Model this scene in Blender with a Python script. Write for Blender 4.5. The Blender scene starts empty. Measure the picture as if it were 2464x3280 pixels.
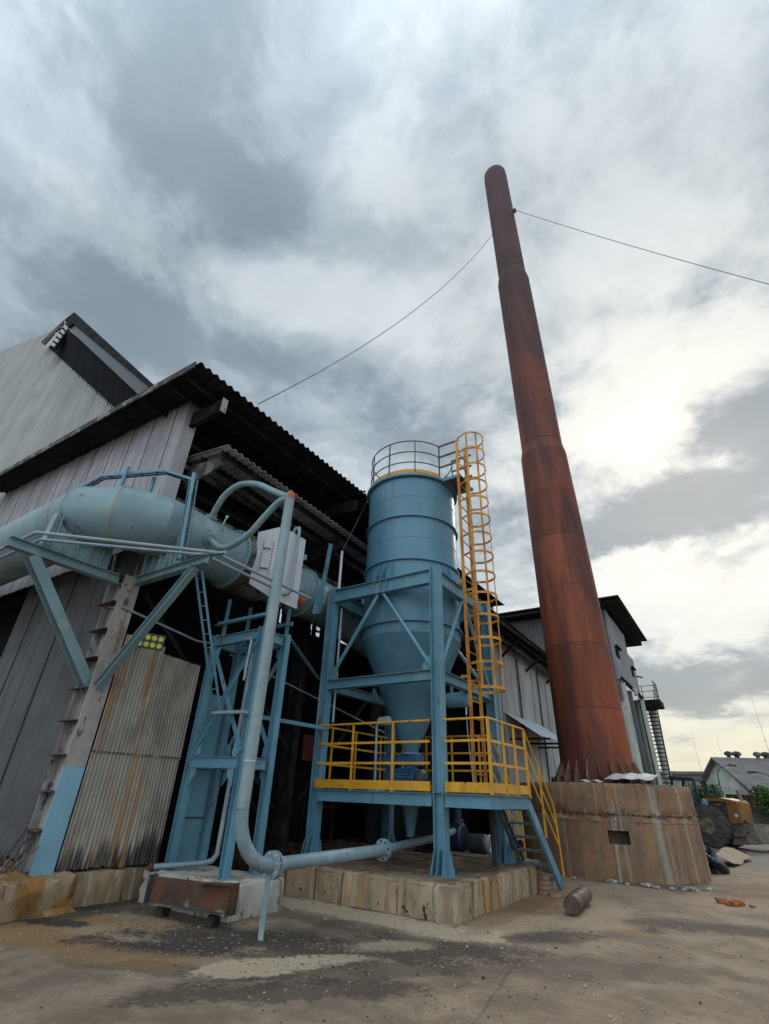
import bpy, math, random
from mathutils import Vector, Matrix
S = bpy.context.scene
COL = S.collection
rnd = random.Random(7)
R = math.radians
pi = math.pi

# ------------------------------------------------------------------ camera
cam_d = bpy.data.cameras.new("camera"); cam = bpy.data.objects.new("camera", cam_d); COL.objects.link(cam)
S.camera = cam
cam_d.sensor_fit = 'VERTICAL'; cam_d.sensor_height = 24.0; cam_d.sensor_width = 18.0
cam_d.lens = 1548.0/3280.0*24.0
cam_d.clip_start = .05; cam_d.clip_end = 2000
def cam_matrix(yaw, pitch, roll):
    fwd = Vector((math.sin(yaw)*math.cos(pitch), math.cos(yaw)*math.cos(pitch), math.sin(pitch)))
    right = Vector((math.cos(yaw), -math.sin(yaw), 0)); up = right.cross(fwd)
    r2 = right*math.cos(roll)+up*math.sin(roll); u2 = up*math.cos(roll)-right*math.sin(roll)
    return Matrix((( r2.x,u2.x,-fwd.x,0),(r2.y,u2.y,-fwd.y,0),(r2.z,u2.z,-fwd.z,1.6),(0,0,0,1)))
cam.matrix_world = cam_matrix(R(-34.4), R(30.13), R(2.1))

# ------------------------------------------------------------------ view, sun, world
S.view_settings.view_transform = 'Standard'; S.view_settings.look = 'None'
S.view_settings.exposure = 0.0; S.view_settings.gamma = 1.0; S.view_settings.use_curve_mapping = False
SUN_AZ, SUN_EL = R(3.0), R(31.0)          # azimuth from +Y toward +X
sun_dir = Vector((math.sin(SUN_AZ)*math.cos(SUN_EL), math.cos(SUN_AZ)*math.cos(SUN_EL), math.sin(SUN_EL)))
sd = bpy.data.lights.new("sun", 'SUN'); sd.energy = 1.1; sd.angle = R(14); sd.color = (1, .93, .8)
so = bpy.data.objects.new("sun", sd); COL.objects.link(so)
so.rotation_euler = sun_dir.to_track_quat('Z', 'Y').to_euler()

class NT:
    """tiny node-tree writer"""
    def __init__(s, tree): s.t = tree; s.n = tree.nodes; s.l = tree.links; s.n.clear()
    def node(s, ty, **k):
        n = s.n.new(ty)
        for a, b in k.items(): setattr(n, a, b)
        return n
    def put(s, sock, v):
        if hasattr(v, 'is_output'): s.l.new(v, sock)
        elif v is not None: sock.default_value = v
    def math(s, op, a, b=None, c=None, clamp=False):
        n = s.node('ShaderNodeMath', operation=op, use_clamp=clamp)
        for i, v in enumerate((a, b, c)):
            if v is not None: s.put(n.inputs[i], v)
        return n.outputs[0]
    def vmath(s, op, a, b=None):
        n = s.node('ShaderNodeVectorMath', operation=op); s.put(n.inputs[0], a)
        if b is not None: s.put(n.inputs[1], b)
        return n.outputs['Value'] if op in ('DOT_PRODUCT', 'LENGTH', 'DISTANCE') else n.outputs[0]
    def mix(s, f, a, b, blend='MIX'):
        n = s.node('ShaderNodeMix', data_type='RGBA', blend_type=blend)
        s.put(n.inputs[0], f); s.put(n.inputs[6], c4(a)); s.put(n.inputs[7], c4(b)); return n.outputs[2]
    def noise(s, vec, scale, detail=4, rough=.55, dist=0.0, out=0):
        n = s.node('ShaderNodeTexNoise'); s.put(n.inputs['Vector'], vec); s.put(n.inputs['Scale'], scale)
        n.inputs['Detail'].default_value = detail; n.inputs['Roughness'].default_value = rough
        n.inputs['Distortion'].default_value = dist; return n.outputs[out]
    def ramp(s, f, lo, hi):
        n = s.node('ShaderNodeMapRange', interpolation_type='SMOOTHSTEP'); s.put(n.inputs[0], f)
        n.inputs[1].default_value = lo; n.inputs[2].default_value = hi; return n.outputs[0]
    def scale(s, vec, v):
        n = s.node('ShaderNodeMapping'); s.put(n.inputs['Vector'], vec); n.inputs['Scale'].default_value = v; return n.outputs[0]
    def sep(s, v): n = s.node('ShaderNodeSeparateXYZ'); s.put(n.inputs[0], v); return n.outputs
    def comb(s, x, y, z):
        n = s.node('ShaderNodeCombineXYZ')
        for i, v in enumerate((x, y, z)): s.put(n.inputs[i], v)
        return n.outputs[0]
def c4(v): return tuple(v)+(1,) if isinstance(v, (tuple, list)) and len(v) == 3 else v

W = bpy.data.worlds.new("World"); S.world = W; W.use_nodes = True
def build_world():
    t = NT(W.node_tree)
    sky = t.node('ShaderNodeTexSky', sky_type='NISHITA'); sky.sun_disc = False
    sky.sun_elevation = SUN_EL; sky.sun_rotation = SUN_AZ; sky.air_density = 1.2; sky.dust_density = 2.5
    d = t.node('ShaderNodeTexCoord').outputs['Generated']
    d = t.vmath('NORMALIZE', d)
    x, y, z = t.sep(d)
    zz = t.math('ADD', t.math('MAXIMUM', z, 0.0), .22)
    p = t.comb(t.math('DIVIDE', x, zz), t.math('DIVIDE', y, zz), 0.0)
    warp = t.noise(p, 1.5, 4, out=1)
    p2 = t.vmath('ADD', p, t.scale(t.vmath('SUBTRACT', warp, (.5, .5, .5)), (.32, .32, .32)))
    big = t.noise(t.vmath('ADD', p2, (3.1, 7.4, 0)), 1.15, 7, .55)
    fine = t.noise(t.vmath('ADD', p2, (11.0, 2.0, 0)), 3.4, 8, .6)
    n = t.math('ADD', t.math('MULTIPLY', big, .36), t.math('MULTIPLY', fine, .64))
    wx, wy, _ = t.sep(t.vmath('SUBTRACT', t.noise(p, 2.6, 6, .62, out=1), (.5, .5, .5)))
    n = t.math('ADD', n, t.math('MULTIPLY', t.math('SUBTRACT', t.noise(t.vmath('ADD', p2, (5.0, 9.0, 0)), 8.0, 8, .62), .5), .16))
    az = t.math('ADD', t.math('ARCTAN2', x, y), t.math('MULTIPLY', wx, R(24))); el = t.math('ADD', t.math('ARCSINE', z), t.math('MULTIPLY', wy, R(11)))
    for (a0, e0, ra, re, amt) in LOBES:
        u = t.math('DIVIDE', t.math('SUBTRACT', az, R(a0)), R(ra)); v = t.math('DIVIDE', t.math('SUBTRACT', el, R(e0)), R(re))
        r2 = t.math('ADD', t.math('MULTIPLY', u, u), t.math('MULTIPLY', v, v))
        n = t.math('ADD', n, t.math('MULTIPLY', t.math('EXPONENT', t.math('MULTIPLY', r2, -.8)), amt))
    cov = t.ramp(n, .32, .68)                       # 0 dark cloud .. 1 bright cloud
    dark = (3.45, 4.35, 5.1); mid = (5.7, 6.75, 7.55); lite = (8.5, 9.4, 10.0)
    c = t.mix(t.ramp(cov, 0, .5), dark, mid); c = t.mix(t.ramp(cov, .45, 1.0), c, lite)
    glow = t.math('POWER', t.math('MAXIMUM', t.vmath('DOT_PRODUCT', d, tuple(GLOW)), 0.0), 15.0)
    gl2 = t.math('MULTIPLY', glow, t.ramp(cov, .12, .8))
    c = t.mix(t.math('MULTIPLY', gl2, .85, clamp=True), c, (13.5, 13.2, 12.0))
    hor = t.math('MULTIPLY', t.math('SUBTRACT', 1.0, t.ramp(z, .01, .30)), t.math('POWER', t.math('MAXIMUM', t.vmath('DOT_PRODUCT', d, (.15, .98, .1)), 0.0), 3.0))
    c = t.mix(t.math('MULTIPLY', hor, t.math('ADD', .22, t.math('MULTIPLY', cov, .6)), clamp=True), c, (11.0, 10.4, 7.4))
    c = t.mix(.92, sky.outputs[0], c)
    kk = t.math('ADD', .84, t.math('MULTIPLY', fine, .32)); c = t.mix(1.0, c, t.comb(kk, kk, kk), 'MULTIPLY')
    back = t.ramp(t.vmath('DOT_PRODUCT', d, (.25, -.75, .60)), .15, .8)      # added sky brightness behind the camera to light the front faces
    k = t.math('ADD', 1.0, t.math('MULTIPLY', back, 1.35)); c = t.mix(1.0, c, t.comb(k, k, k), 'MULTIPLY')
    b = t.node('ShaderNodeBackground'); t.put(b.inputs[0], c); b.inputs[1].default_value = .079
    t.l.new(b.outputs[0], t.node('ShaderNodeOutputWorld').inputs[0])
GLOW = Vector((.045, .86, .52)).normalized()
# light and dark cloud masses: azimuth, elevation, half width, half height (degrees), amount
LOBES = [(-.6, 26.0, 11, 3.0, -.26), (-2.9, 10.2, 9, 2.6, -.24), (12, 32, 4.5, 3.5, -.20), (-7, 21.5, 6, 1.8, .24), (.9, 16.5, 5.5, 2.8, .30), (-1.4, 4.6, 12, 2.4, .24),
         (1, 37, 9, 5, .16), (-80, 60, 25, 7, -.07), (-59, 61, 15, 3.0, -.06), (-69, 51, 16, 3.2, .12), (-61, 44, 20, 3.4, -.14), (-26, 43, 12, 4, -.10),
         (-34, 63, 7, 2.8, .12), (-86, 46, 4, 6.4, .06), (-100, 68, 20, 9, -.12), (-15, 70, 25, 6, .02), (-52, 52.5, 14, 3.2, .17), (8, 60, 18, 8, .12), (-20, 55, 10, 5, .06)]
build_world()

# ------------------------------------------------------------------ mesh helpers
class MB:
    def __init__(s): s.v = []; s.f = []
    def add(s, vs, fs):
        o = len(s.v); s.v += [tuple(v) for v in vs]; s.f += [tuple(i+o for i in f) for f in fs]; return s
    def box(s, a, b):
        x0, y0, z0 = [min(p, q) for p, q in zip(a, b)]; x1, y1, z1 = [max(p, q) for p, q in zip(a, b)]
        return s.add([(x0,y0,z0),(x1,y0,z0),(x1,y1,z0),(x0,y1,z0),(x0,y0,z1),(x1,y0,z1),(x1,y1,z1),(x0,y1,z1)],
                     [(0,3,2,1),(4,5,6,7),(0,1,5,4),(1,2,6,5),(2,3,7,6),(3,0,4,7)])
    def bar(s, p, q, w, h, up=(0, 0, 1)):
        """rectangular bar from p to q; h measured along up"""
        p, q = Vector(p), Vector(q); d = (q-p).normalized(); u = Vector(up); u = (u-d*u.dot(d))
        if u.length < 1e-5: u = Vector((1, 0, 0)) - d*d.x
        u.normalize(); r = d.cross(u)
        vs = [c+r*sx*w/2+u*sy*h/2 for c in (p, q) for sx, sy in ((-1,-1),(1,-1),(1,1),(-1,1))]
        return s.add(vs, [(0,3,2,1),(4,5,6,7),(0,1,5,4),(1,2,6,5),(2,3,7,6),(3,0,4,7)])
    def prism(s, poly, off):
        """closed polygon (3D points) extruded by vector off"""
        n = len(poly); o = Vector(off); a = [Vector(p) for p in poly]; b = [p+o for p in a]
        return s.add(a+b, [tuple(range(n))[::-1], tuple(range(n, 2*n))]+[(i, (i+1) % n, n+(i+1) % n, n+i) for i in range(n)])
    def prof(s, p, q, prof, up):
        """closed 2D profile (r,u) swept from p to q"""
        p, q = Vector(p), Vector(q); d = (q-p).normalized(); u = Vector(up); u = (u-d*u.dot(d)).normalized(); r = d.cross(u)
        return s.prism([p+r*a+u*b for a, b in prof], q-p)
    def ibeam(s, p, q, h, b, t=.012, up=(0, 0, 1), tw=.01):
        s.prof(p, q, [(-b/2,-h/2),(b/2,-h/2),(b/2,-h/2+t),(-b/2,-h/2+t)], up)
        s.prof(p, q, [(-b/2,h/2-t),(b/2,h/2-t),(b/2,h/2),(-b/2,h/2)], up)
        return s.prof(p, q, [(-tw/2,-h/2+t),(tw/2,-h/2+t),(tw/2,h/2-t),(-tw/2,h/2-t)], up)
    def chan(s, p, q, h, b, t=.01, up=(0, 0, 1)):
        return s.prof(p, q, [(0,-h/2),(b,-h/2),(b,-h/2+t),(t,-h/2+t),(t,h/2-t),(b,h/2-t),(b,h/2),(0,h/2)], up)
    def angle(s, p, q, a=.07, t=.008, up=(0, 0, 1)):
        return s.prof(p, q, [(0,0),(a,0),(a,t),(t,t),(t,a),(0,a)], up)
    def tube(s, pts, r, n=12, caps=True, closed=False):
        pts = [Vector(p) for p in pts]; m = len(pts); rr = r if isinstance(r, (list, tuple)) else [r]*m
        rings = []; u = None
        for i, p in enumerate(pts):
            if closed: a, b = pts[i-1], pts[(i+1) % m]; d = ((p-a).normalized()+(b-p).normalized())
            elif i == 0: d = pts[1]-p
            elif i == m-1: d = p-pts[i-1]
            else: d = (p-pts[i-1]).normalized()+(pts[i+1]-p).normalized()
            d.normalize()
            if u is None: u = Vector((0, 0, 1)) if abs(d.z) < .9 else Vector((1, 0, 0))
            u = (u-d*u.dot(d)).normalized(); w = d.cross(u); k = 1.0
            if 0 < i < m-1 or closed:
                e = (p-pts[i-1]).normalized(); k = 1/max(.5, abs(d.dot(e)))
                bis = (e-d*e.dot(d))
            ring = []
            for j in range(n):
                o = (u*math.cos(2*pi*j/n)+w*math.sin(2*pi*j/n))*rr[i]
                if (0 < i < m-1 or closed) and bis.length > 1e-4:
                    bn = bis.normalized(); o += bn*o.dot(bn)*(k-1)
                ring.append(p+o)
            rings.append(ring)
        vs = [v for ring in rings for v in ring]; fs = []
        for i in range(m if closed else m-1):
            a, b = i*n, ((i+1) % m)*n
            fs += [(a+j, a+(j+1) % n, b+(j+1) % n, b+j) for j in range(n)]
        if caps and not closed: fs += [tuple(range(n))[::-1], tuple(range((m-1)*n, m*n))]
        return s.add(vs, fs)
    def lathe(s, prof, c=(0, 0, 0), n=48, axis='Z', a0=0, a1=2*pi, tilt=None):
        """profile [(r,z)] turned about an axis through c"""
        full = abs(a1-a0-2*pi) < 1e-6; m = n if full else n+1; vs = []
        for r, z in prof:
            for j in range(m):
                a = a0+(a1-a0)*j/n; p = (r*math.cos(a), r*math.sin(a), z)
                if axis == 'Y': p = (p[0], z, p[1])
                if axis == 'X': p = (z, p[0], p[1])
                if tilt: p = (p[0]+tilt[0]*z, p[1]+tilt[1]*z, p[2])
                vs.append((p[0]+c[0], p[1]+c[1], p[2]+c[2]))
        fs = []
        for i in range(len(prof)-1):
            for j in range(n):
                k = (j+1) % m; f = (i*m+j, i*m+k, (i+1)*m+k, (i+1)*m+j); fs.append(f if axis != 'Y' else f[::-1])
        return s.add(vs, fs)
    def ringbar(s, c, r, w, h, n=48, a0=0, a1=2*pi):
        """flat bar bent to a ring: w radial, h high"""
        s.lathe([(r-w/2,-h/2),(r+w/2,-h/2),(r+w/2,h/2),(r-w/2,h/2),(r-w/2,-h/2)], c, n, 'Z', a0, a1); return s
    def sheet(s, o, u, v, lu, lv, pitch, amp, th=.006, nv=1, step=6, ragged=0, sag=None):
        """corrugated sheet: waves run along u, ridges along v"""
        o = Vector(o); u = Vector(u).normalized(); v = Vector(v).normalized(); nrm = u.cross(v).normalized()
        m = max(2, int(lu/pitch*step)); a = []; b = []
        for k in range(nv+1):
            for i in range(m+1):
                x = lu*i/m; w = amp*math.sin(2*pi*x/pitch); y = lv*k/nv
                if ragged and k in (0, nv): y += ragged*(rnd.random()-.5)
                p = o+u*x+v*y+nrm*w
                if sag: p += nrm*sag(x, y)
                a.append(p); b.append(p+nrm*th)
        M = m+1; N = len(a); fs = []
        for k in range(nv):
            for i in range(m):
                q = (k*M+i, k*M+i+1, (k+1)*M+i+1, (k+1)*M+i); fs.append(q[::-1]); fs.append(tuple(j+N for j in q))
        for i in range(m):
            fs.append((i, i+1, N+i+1, N+i)); e = nv*M; fs.append((e+i+1, e+i, N+e+i, N+e+i+1))
        for k in range(nv):
            fs.append(((k+1)*M, k*M, N+k*M, N+(k+1)*M)); e = m; fs.append((k*M+e, (k+1)*M+e, N+(k+1)*M+e, N+k*M+e))
        return s.add(a+b, fs)
    def rough_box(s, a, b, n=(8, 8, 4), amp=.03, seed=1, top=0, fn=None):
        """box with subdivided jittered faces (broken concrete)"""
        r = random.Random(seed); idx = {}; vs = []; fs = []
        def vid(i, j, k):
            key = (i, j, k)
            if key not in idx:
                p = [a[q]+(b[q]-a[q])*t/n[q] for q, t in enumerate((i, j, k))]
                edge = (i in (0, n[0]))+(j in (0, n[1]))+(k == n[2])
                jit = amp*(1.6 if edge > 1 else 1)
                p = [p[q]+r.uniform(-jit, jit) - (0 if edge < 2 else (1 if t == n[q] else (-1 if t == 0 and q < 2 else 0))*abs(r.gauss(0, jit))) for q, t in enumerate((i, j, k))]
                if k == n[2]: p[2] += r.uniform(-top, top)
                if k == 0: p[2] = a[2]
                if fn: p = fn(p)
                idx[key] = len(vs); vs.append(p)
            return idx[key]
        for i in range(n[0]):
            for j in range(n[1]):
                fs.append((vid(i,j,n[2]), vid(i+1,j,n[2]), vid(i+1,j+1,n[2]), vid(i,j+1,n[2])))
        for i in range(n[0]):
            for k in range(n[2]):
                fs.append((vid(i,0,k), vid(i+1,0,k), vid(i+1,0,k+1), vid(i,0,k+1))); j = n[1]
                fs.append((vid(i+1,j,k), vid(i,j,k), vid(i,j,k+1), vid(i+1,j,k+1)))
        for j in range(n[1]):
            for k in range(n[2]):
                i = n[0]; fs.append((vid(i,j,k), vid(i,j+1,k), vid(i,j+1,k+1), vid(i,j,k+1)))
                fs.append((vid(0,j+1,k), vid(0,j,k), vid(0,j,k+1), vid(0,j+1,k+1)))
        return s.add(vs, fs)

def tag(o, label=None, cat=None, group=None, kind=None):
    if label: o['label'] = label
    if cat: o['category'] = cat
    if group: o['group'] = group
    if kind: o['kind'] = kind
    return o
def thing(name, base, label, cat, group=None):
    o = bpy.data.objects.new(name, None); COL.objects.link(o); o.location = base; o.empty_display_size = .2
    return tag(o, label, cat, group)
def wpos(o):
    p = Vector((0, 0, 0))
    while o is not None: p += o.location; o = o.parent
    return p
def obj(name, mb, mat, parent=None, smooth=35, base=None):
    """one mesh object from world-space MB data"""
    if base is None: base = wpos(parent) if parent else Vector((0, 0, 0))
    base = Vector(base)
    me = bpy.data.meshes.new(name); me.from_pydata([tuple(Vector(v)-base) for v in mb.v], [], mb.f)
    me.validate(); me.update()
    me.materials.append(mat)
    if smooth: me.shade_smooth(); me.set_sharp_from_angle(angle=R(smooth))
    o = bpy.data.objects.new(name, me); COL.objects.link(o)
    if parent: o.parent = parent
    else: o.location = base
    return o
def solo(name, mb, mat, label, cat, base, group=None, kind=None, smooth=35):
    return tag(obj(name, mb, mat, None, smooth, base), label, cat, group, kind)
def copy_tree(o, parent=None):
    c = o.copy(); COL.objects.link(c); c.parent = parent
    for ch in list(o.children): copy_tree(ch, c)
    return c

# ------------------------------------------------------------------ materials
def pm(name, col, rough=.55, metal=0.0, var=.12, vs=1.5, stains=(), bump=(40, .1), panel=None, spec=None, grad=(), cracks=()):
    """painted / weathered surface. stains: (colour, (sx,sy,sz), threshold, width, amount)"""
    m = bpy.data.materials.new(name); m.use_nodes = True; t = NT(m.node_tree)
    bs = t.node('ShaderNodeBsdfPrincipled'); out = t.node('ShaderNodeOutputMaterial'); t.l.new(bs.outputs[0], out.inputs[0])
    co = t.node('ShaderNodeTexCoord').outputs['Object']
    n0 = t.noise(co, vs, 5, .6)
    lo = tuple(v*(1-var*1.6) for v in col); hi = tuple(min(1, v*(1+var*1.6)) for v in col)
    c = t.mix(t.ramp(n0, .3, .7), lo, hi)
    if panel:
        ax, w, amt = panel; q = t.math('FLOOR', t.math('DIVIDE', t.sep(co)[ax], w))
        wn = t.node('ShaderNodeTexWhiteNoise', noise_dimensions='1D'); t.put(wn.inputs['W'], q)
        k = t.math('ADD', 1-amt, t.math('MULTIPLY', wn.outputs[0], 2*amt)); c = t.mix(1.0, c, t.comb(k, k, k), 'MULTIPLY')
    for g in grad:      # (colour, axis, from, to, wobble, amount): deposits with a ragged edge
        gc, ax, a0, a1, wob, amt, tilt = g
        h = t.math('ADD', t.sep(co)[ax], t.math('MULTIPLY', t.math('SUBTRACT', t.noise(t.scale(co, (9, 9, .6)), 1.0, 4), .5), wob))
        h = t.math('SUBTRACT', h, t.math('MULTIPLY', t.sep(co)[1], tilt))
        c = t.mix(t.math('MULTIPLY', t.math('SUBTRACT', 1.0, t.ramp(h, a1, a0)), amt), c, gc)
    for (ax, at_, wd, wob, cc, amt) in cracks:    # a broken joint line at a fixed height
        h = t.math('ABSOLUTE', t.math('SUBTRACT', t.math('ADD', t.sep(co)[ax], t.math('MULTIPLY', t.math('SUBTRACT', t.noise(co, 3.5, 6, .7), .5), wob)), at_))
        gap = t.ramp(t.noise(co, 2.3, 5, .6), .36, .46)
        c = t.mix(t.math('MULTIPLY', t.math('MULTIPLY', t.math('SUBTRACT', 1.0, t.ramp(h, wd*.5, wd)), gap), amt), c, cc)
    rsum = None
    for i, (sc, sv, th, wd, amt) in enumerate(stains):
        nn = t.noise(t.vmath('ADD', t.scale(co, sv), (i*7.3, i*3.1, i*5.7)), 1.0, 7, .62, .3)
        f = t.math('MULTIPLY', t.ramp(nn, th-.055, th-.055+wd*.8), amt); c = t.mix(f, c, sc)
        rsum = f if rsum is None else t.math('MAXIMUM', rsum, f)
    t.put(bs.inputs['Base Color'], c)
    rr = t.math('ADD', rough-.1, t.math('MULTIPLY', t.noise(co, 6.0, 4), .2))
    if rsum is not None: rr = t.math('ADD', rr, t.math('MULTIPLY', rsum, .25), clamp=True)
    t.put(bs.inputs['Roughness'], rr); bs.inputs['Metallic'].default_value = metal
    if spec is not None: bs.inputs['Specular IOR Level'].default_value = spec
    if bump:
        b = t.node('ShaderNodeBump'); b.inputs['Strength'].default_value = bump[1]; b.inputs['Distance'].default_value = .02
        t.put(b.inputs['Height'], t.noise(co, bump[0], 6, .65)); t.l.new(b.outputs[0], bs.inputs['Normal'])
    return m
RUST = (.16, .062, .026); RUSTD = (.055, .028, .02); SOOT = (.014, .013, .013)
BLUE = (.108, .250, .330)
M = {}
M['blue'] = pm('blue_steel_paint', BLUE, .42, 0, .10, 1.2, [((.30, .37, .36), (3, 3, .7), .60, .2, .4), (RUST, (5, 5, 1.2), .67, .07, .7), ((.05, .06, .06), (9, 9, 9), .70, .06, .7)], (60, .06))
M['silo'] = pm('silo_blue_paint', (.094, .222, .305), .38, 0, .08, .7, [((.075, .155, .20), (2.6, 2.6, .25), .58, .2, .6), ((.15, .22, .24), (5, 5, .3), .62, .15, .5), ((.14, .10, .07), (10, 10, .6), .70, .06, .5), ((.08, .10, .10), (8, 8, 2), .73, .05, .6)], (90, .03))
M['duct'] = pm('duct_green_paint', (.185, .285, .315), .42, 0, .10, 1.0, [((.36, .40, .30), (2.0, 2.0, 1.2), .60, .15, .45), (RUST, (3.5, 3.5, 3.5), .70, .05, .75), ((.04, .04, .035), (9, 9, 9), .72, .04, .8)], (70, .06))
M['pipe'] = pm('pipe_grey_blue', (.21, .295, .34), .40, 0, .10, 2.0, [(RUST, (6, 6, 2.2), .69, .06, .7), ((.42, .44, .40), (4, 4, 1.2), .62, .14, .5)], (60, .05))
M['pipew'] = pm('pipe_weathered', (.215, .28, .30), .45, 0, .12, 2.0, [((.40, .38, .31), (5, 5, .8), .60, .18, .5), (RUST, (7, 7, 1.6), .70, .06, .7)], (60, .07))
M['conduit'] = pm('conduit_lilac_grey', (.27, .325, .375), .38, .1, .08, 3, [((.2, .2, .22), (5, 5, 5), .64, .1, .5)], (80, .03))
M['yellow'] = pm('safety_yellow', (.63, .30, .012), .45, 0, .10, 2, [((.40, .17, .02), (4, 4, 2), .58, .14, .6), (RUSTD, (9, 9, 5), .70, .05, .7)], (80, .04))
M['white'] = pm('white_panel_paint', (.56, .56, .58), .42, 0, .06, 1.5, [((.40, .33, .25), (3, 3, .8), .62, .12, .5), ((.08, .06, .05), (12, 12, 12), .74, .03, .7)], (60, .04))
M['clad'] = pm('grey_cladding', (.41, .39, .41), .62, .0, .10, .8, [((.20, .18, .18), (5, 5, .35), .54, .2, .55), ((.10, .07, .06), (14, 14, 6), .735, .03, .7)], (50, .06), panel=(0, .46, .10))
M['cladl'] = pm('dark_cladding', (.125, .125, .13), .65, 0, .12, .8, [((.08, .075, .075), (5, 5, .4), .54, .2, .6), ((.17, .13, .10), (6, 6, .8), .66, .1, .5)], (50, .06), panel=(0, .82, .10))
M['clady'] = pm('grey_cladding_side', (.36, .35, .34), .62, 0, .10, .7, [((.25, .19, .13), (5, 5, .3), .56, .2, .5), ((.12, .11, .11), (6, 6, .5), .62, .15, .5)], (50, .05), panel=(1, 1.0, .10))
M['upclad'] = pm('pale_ribbed_cladding', (.44, .44, .42), .6, 0, .08, .5, [((.30, .28, .26), (3, 3, .25), .56, .2, .4)], (40, .04), panel=(0, 2.2, .07))
M['beige'] = pm('stained_corrugated_wall', (.35, .315, .265), .72, 0, .12, .9, [((.40, .37, .31), (13, 13, .3), .60, .16, .5), ((.15, .12, .095), (11, 11, .5), .60, .16, .6), ((.36, .17, .055), (6, 6, .3), .63, .10, .85), ((.17, .14, .115), (1.8, 1.8, 1.0), .50, .28, .7), ((.05, .04, .035), (20, 20, 1.4), .70, .08, .8)], (45, .1), grad=[(SOOT, 2, .72, .44, .9, .97, .16)], cracks=[(2, 2.03, .022, .03, (.07, .045, .03), .8)])
M['roof'] = pm('shaded_roof_sheet', (.020, .020, .022), .92, 0, .25, 2, [((.05, .05, .05), (4, 4, 4), .6, .12, .5), ((.08, .035, .02), (3, 3, 3), .66, .1, .6)], (40, .15), spec=.08)  # soffit shadow put into the near-black base colour
M['canopy'] = pm('grey_asbestos_sheet', (.30, .305, .31), .85, 0, .15, 2, [((.16, .16, .165), (3, 3, 3), .54, .15, .7), ((.42, .42, .42), (6, 6, 6), .66, .1, .4)], (40, .12), panel=(1, 1.06, .12))
M['dark'] = pm('dark_sooty_steel', (.022, .022, .024), .8, 0, .3, 2, [((.09, .06, .045), (4, 4, 2), .6, .12, .6)], (40, .1), spec=.08)
M['inner'] = pm('dark_interior', (.010, .010, .012), .95, 0, .3, 1, (), None, spec=.08)  # near black so hall and soffit stay dark, shade put into the colour
M['fascia'] = pm('worn_fascia', (.16, .155, .15), .7, 0, .2, 2, [((.04, .037, .035), (3, 3, 3), .48, .12, .9)], (40, .1))
M['whitesteel'] = pm('worn_white_column_paint', (.34, .33, .335), .55, 0, .1, 2, [((.22, .17, .13), (4, 4, 1.2), .56, .14, .7), (RUSTD, (6, 6, 3), .66, .05, .9)], (50, .1))
M['galvd'] = pm('flat_grey_sheet', (.30, .29, .28), .6, 0, .08, .4, [((.22, .2, .19), (1.5, 1.5, .2), .56, .2, .5)], (20, .04))
M['ruststeel'] = pm('rusted_flange', (.33, .30, .27), .7, 0, .15, 2, [((.34, .17, .07), (8, 8, .9), .64, .1, .5), ((.22, .13, .08), (5, 5, 1.5), .62, .1, .7), (RUSTD, (9, 9, 4), .66, .05, .9)], (50, .15))
M['rust'] = pm('brown_rust', (.09, .045, .03), .8, .1, .25, 3, [((.16, .062, .026), (4, 4, 2), .58, .15, .8), ((.32, .29, .23), (3, 3, 1.5), .665, .08, .7)], (40, .2))
M['mudheap'] = pm('sooty_rubble', (.085, .05, .03), .95, 0, .3, 3, [((.03, .025, .02), (3, 3, 3), .5, .15, .8)], (20, .5), spec=.08)
M['gusset'] = pm('worn_gusset_plate', (.20, .12, .075), .75, 0, .2, 3, [((.10, .04, .025), (5, 5, 3), .52, .14, .8)], (40, .2))
M['drum'] = pm('brown_drum_steel', (.075, .05, .042), .55, .2, .2, 4, [((.16, .12, .10), (4, 4, 4), .58, .12, .7), ((.10, .045, .03), (6, 6, 6), .56, .12, .6)], (50, .1))
M['redcap'] = pm('orange_primer', (.34, .075, .025), .6, 0, .15, 5, [(RUSTD, (9, 9, 9), .62, .08, .7)], (50, .1))
M['black'] = pm('black_rubber', (.016, .016, .017), .6, 0, .15, 4, (), (60, .1))
M['motor'] = pm('motor_blue', (.025, .10, .20), .4, 0, .12, 4, [((.05, .05, .05), (8, 8, 8), .62, .1, .6)], (60, .05))
M['cream'] = pm('aluminium_motor', (.50, .47, .40), .5, .2, .1, 6, [((.2, .16, .1), (9, 9, 9), .6, .1, .5)], (60, .05))
M['red'] = pm('red_sign', (.12, .010, .012), .6, 0, .1, 2, (), None)
M['glassy'] = pm('led_yellow', (.62, .60, .05), .3, 0, .05, 9, (), None)
M['darkgrey'] = pm('dark_grey_paint', (.05, .06, .065), .5, 0, .1, 4, (), (60, .05))
M['tread'] = pm('stair_tread_blue', (.10, .145, .165), .55, 0, .15, 3, [((.05, .05, .05), (6, 6, 6), .56, .14, .7)], (60, .08))
M['galv'] = pm('pale_sheet', (.55, .58, .62), .45, .2, .06, 1.5, [((.35, .36, .38), (2, 2, 2), .6, .2, .5)], (40, .04))
M['brick'] = pm('fired_brick', (.30, .15, .10), .85, 0, .25, 6, [((.40, .33, .27), (8, 8, 8), .56, .1, .7)], (60, .2))
M['orange_brick'] = pm('orange_brick', (.36, .10, .035), .85, 0, .2, 8, (), (60, .2))
M['tyre'] = pm('dusty_tyre', (.055, .05, .045), .9, 0, .2, 3, [((.12, .10, .08), (4, 4, 4), .55, .15, .6)], (40, .2))
M['tarp'] = pm('black_plastic', (.012, .013, .018), .28, 0, .1, 4, (), (14, .4))
M['sand'] = pm('tan_cardboard', (.27, .195, .13), .85, 0, .15, 3, (), (30, .1))
M['wood'] = pm('dark_timber', (.045, .033, .025), .85, 0, .3, 5, (), (60, .2), spec=.08)
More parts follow.
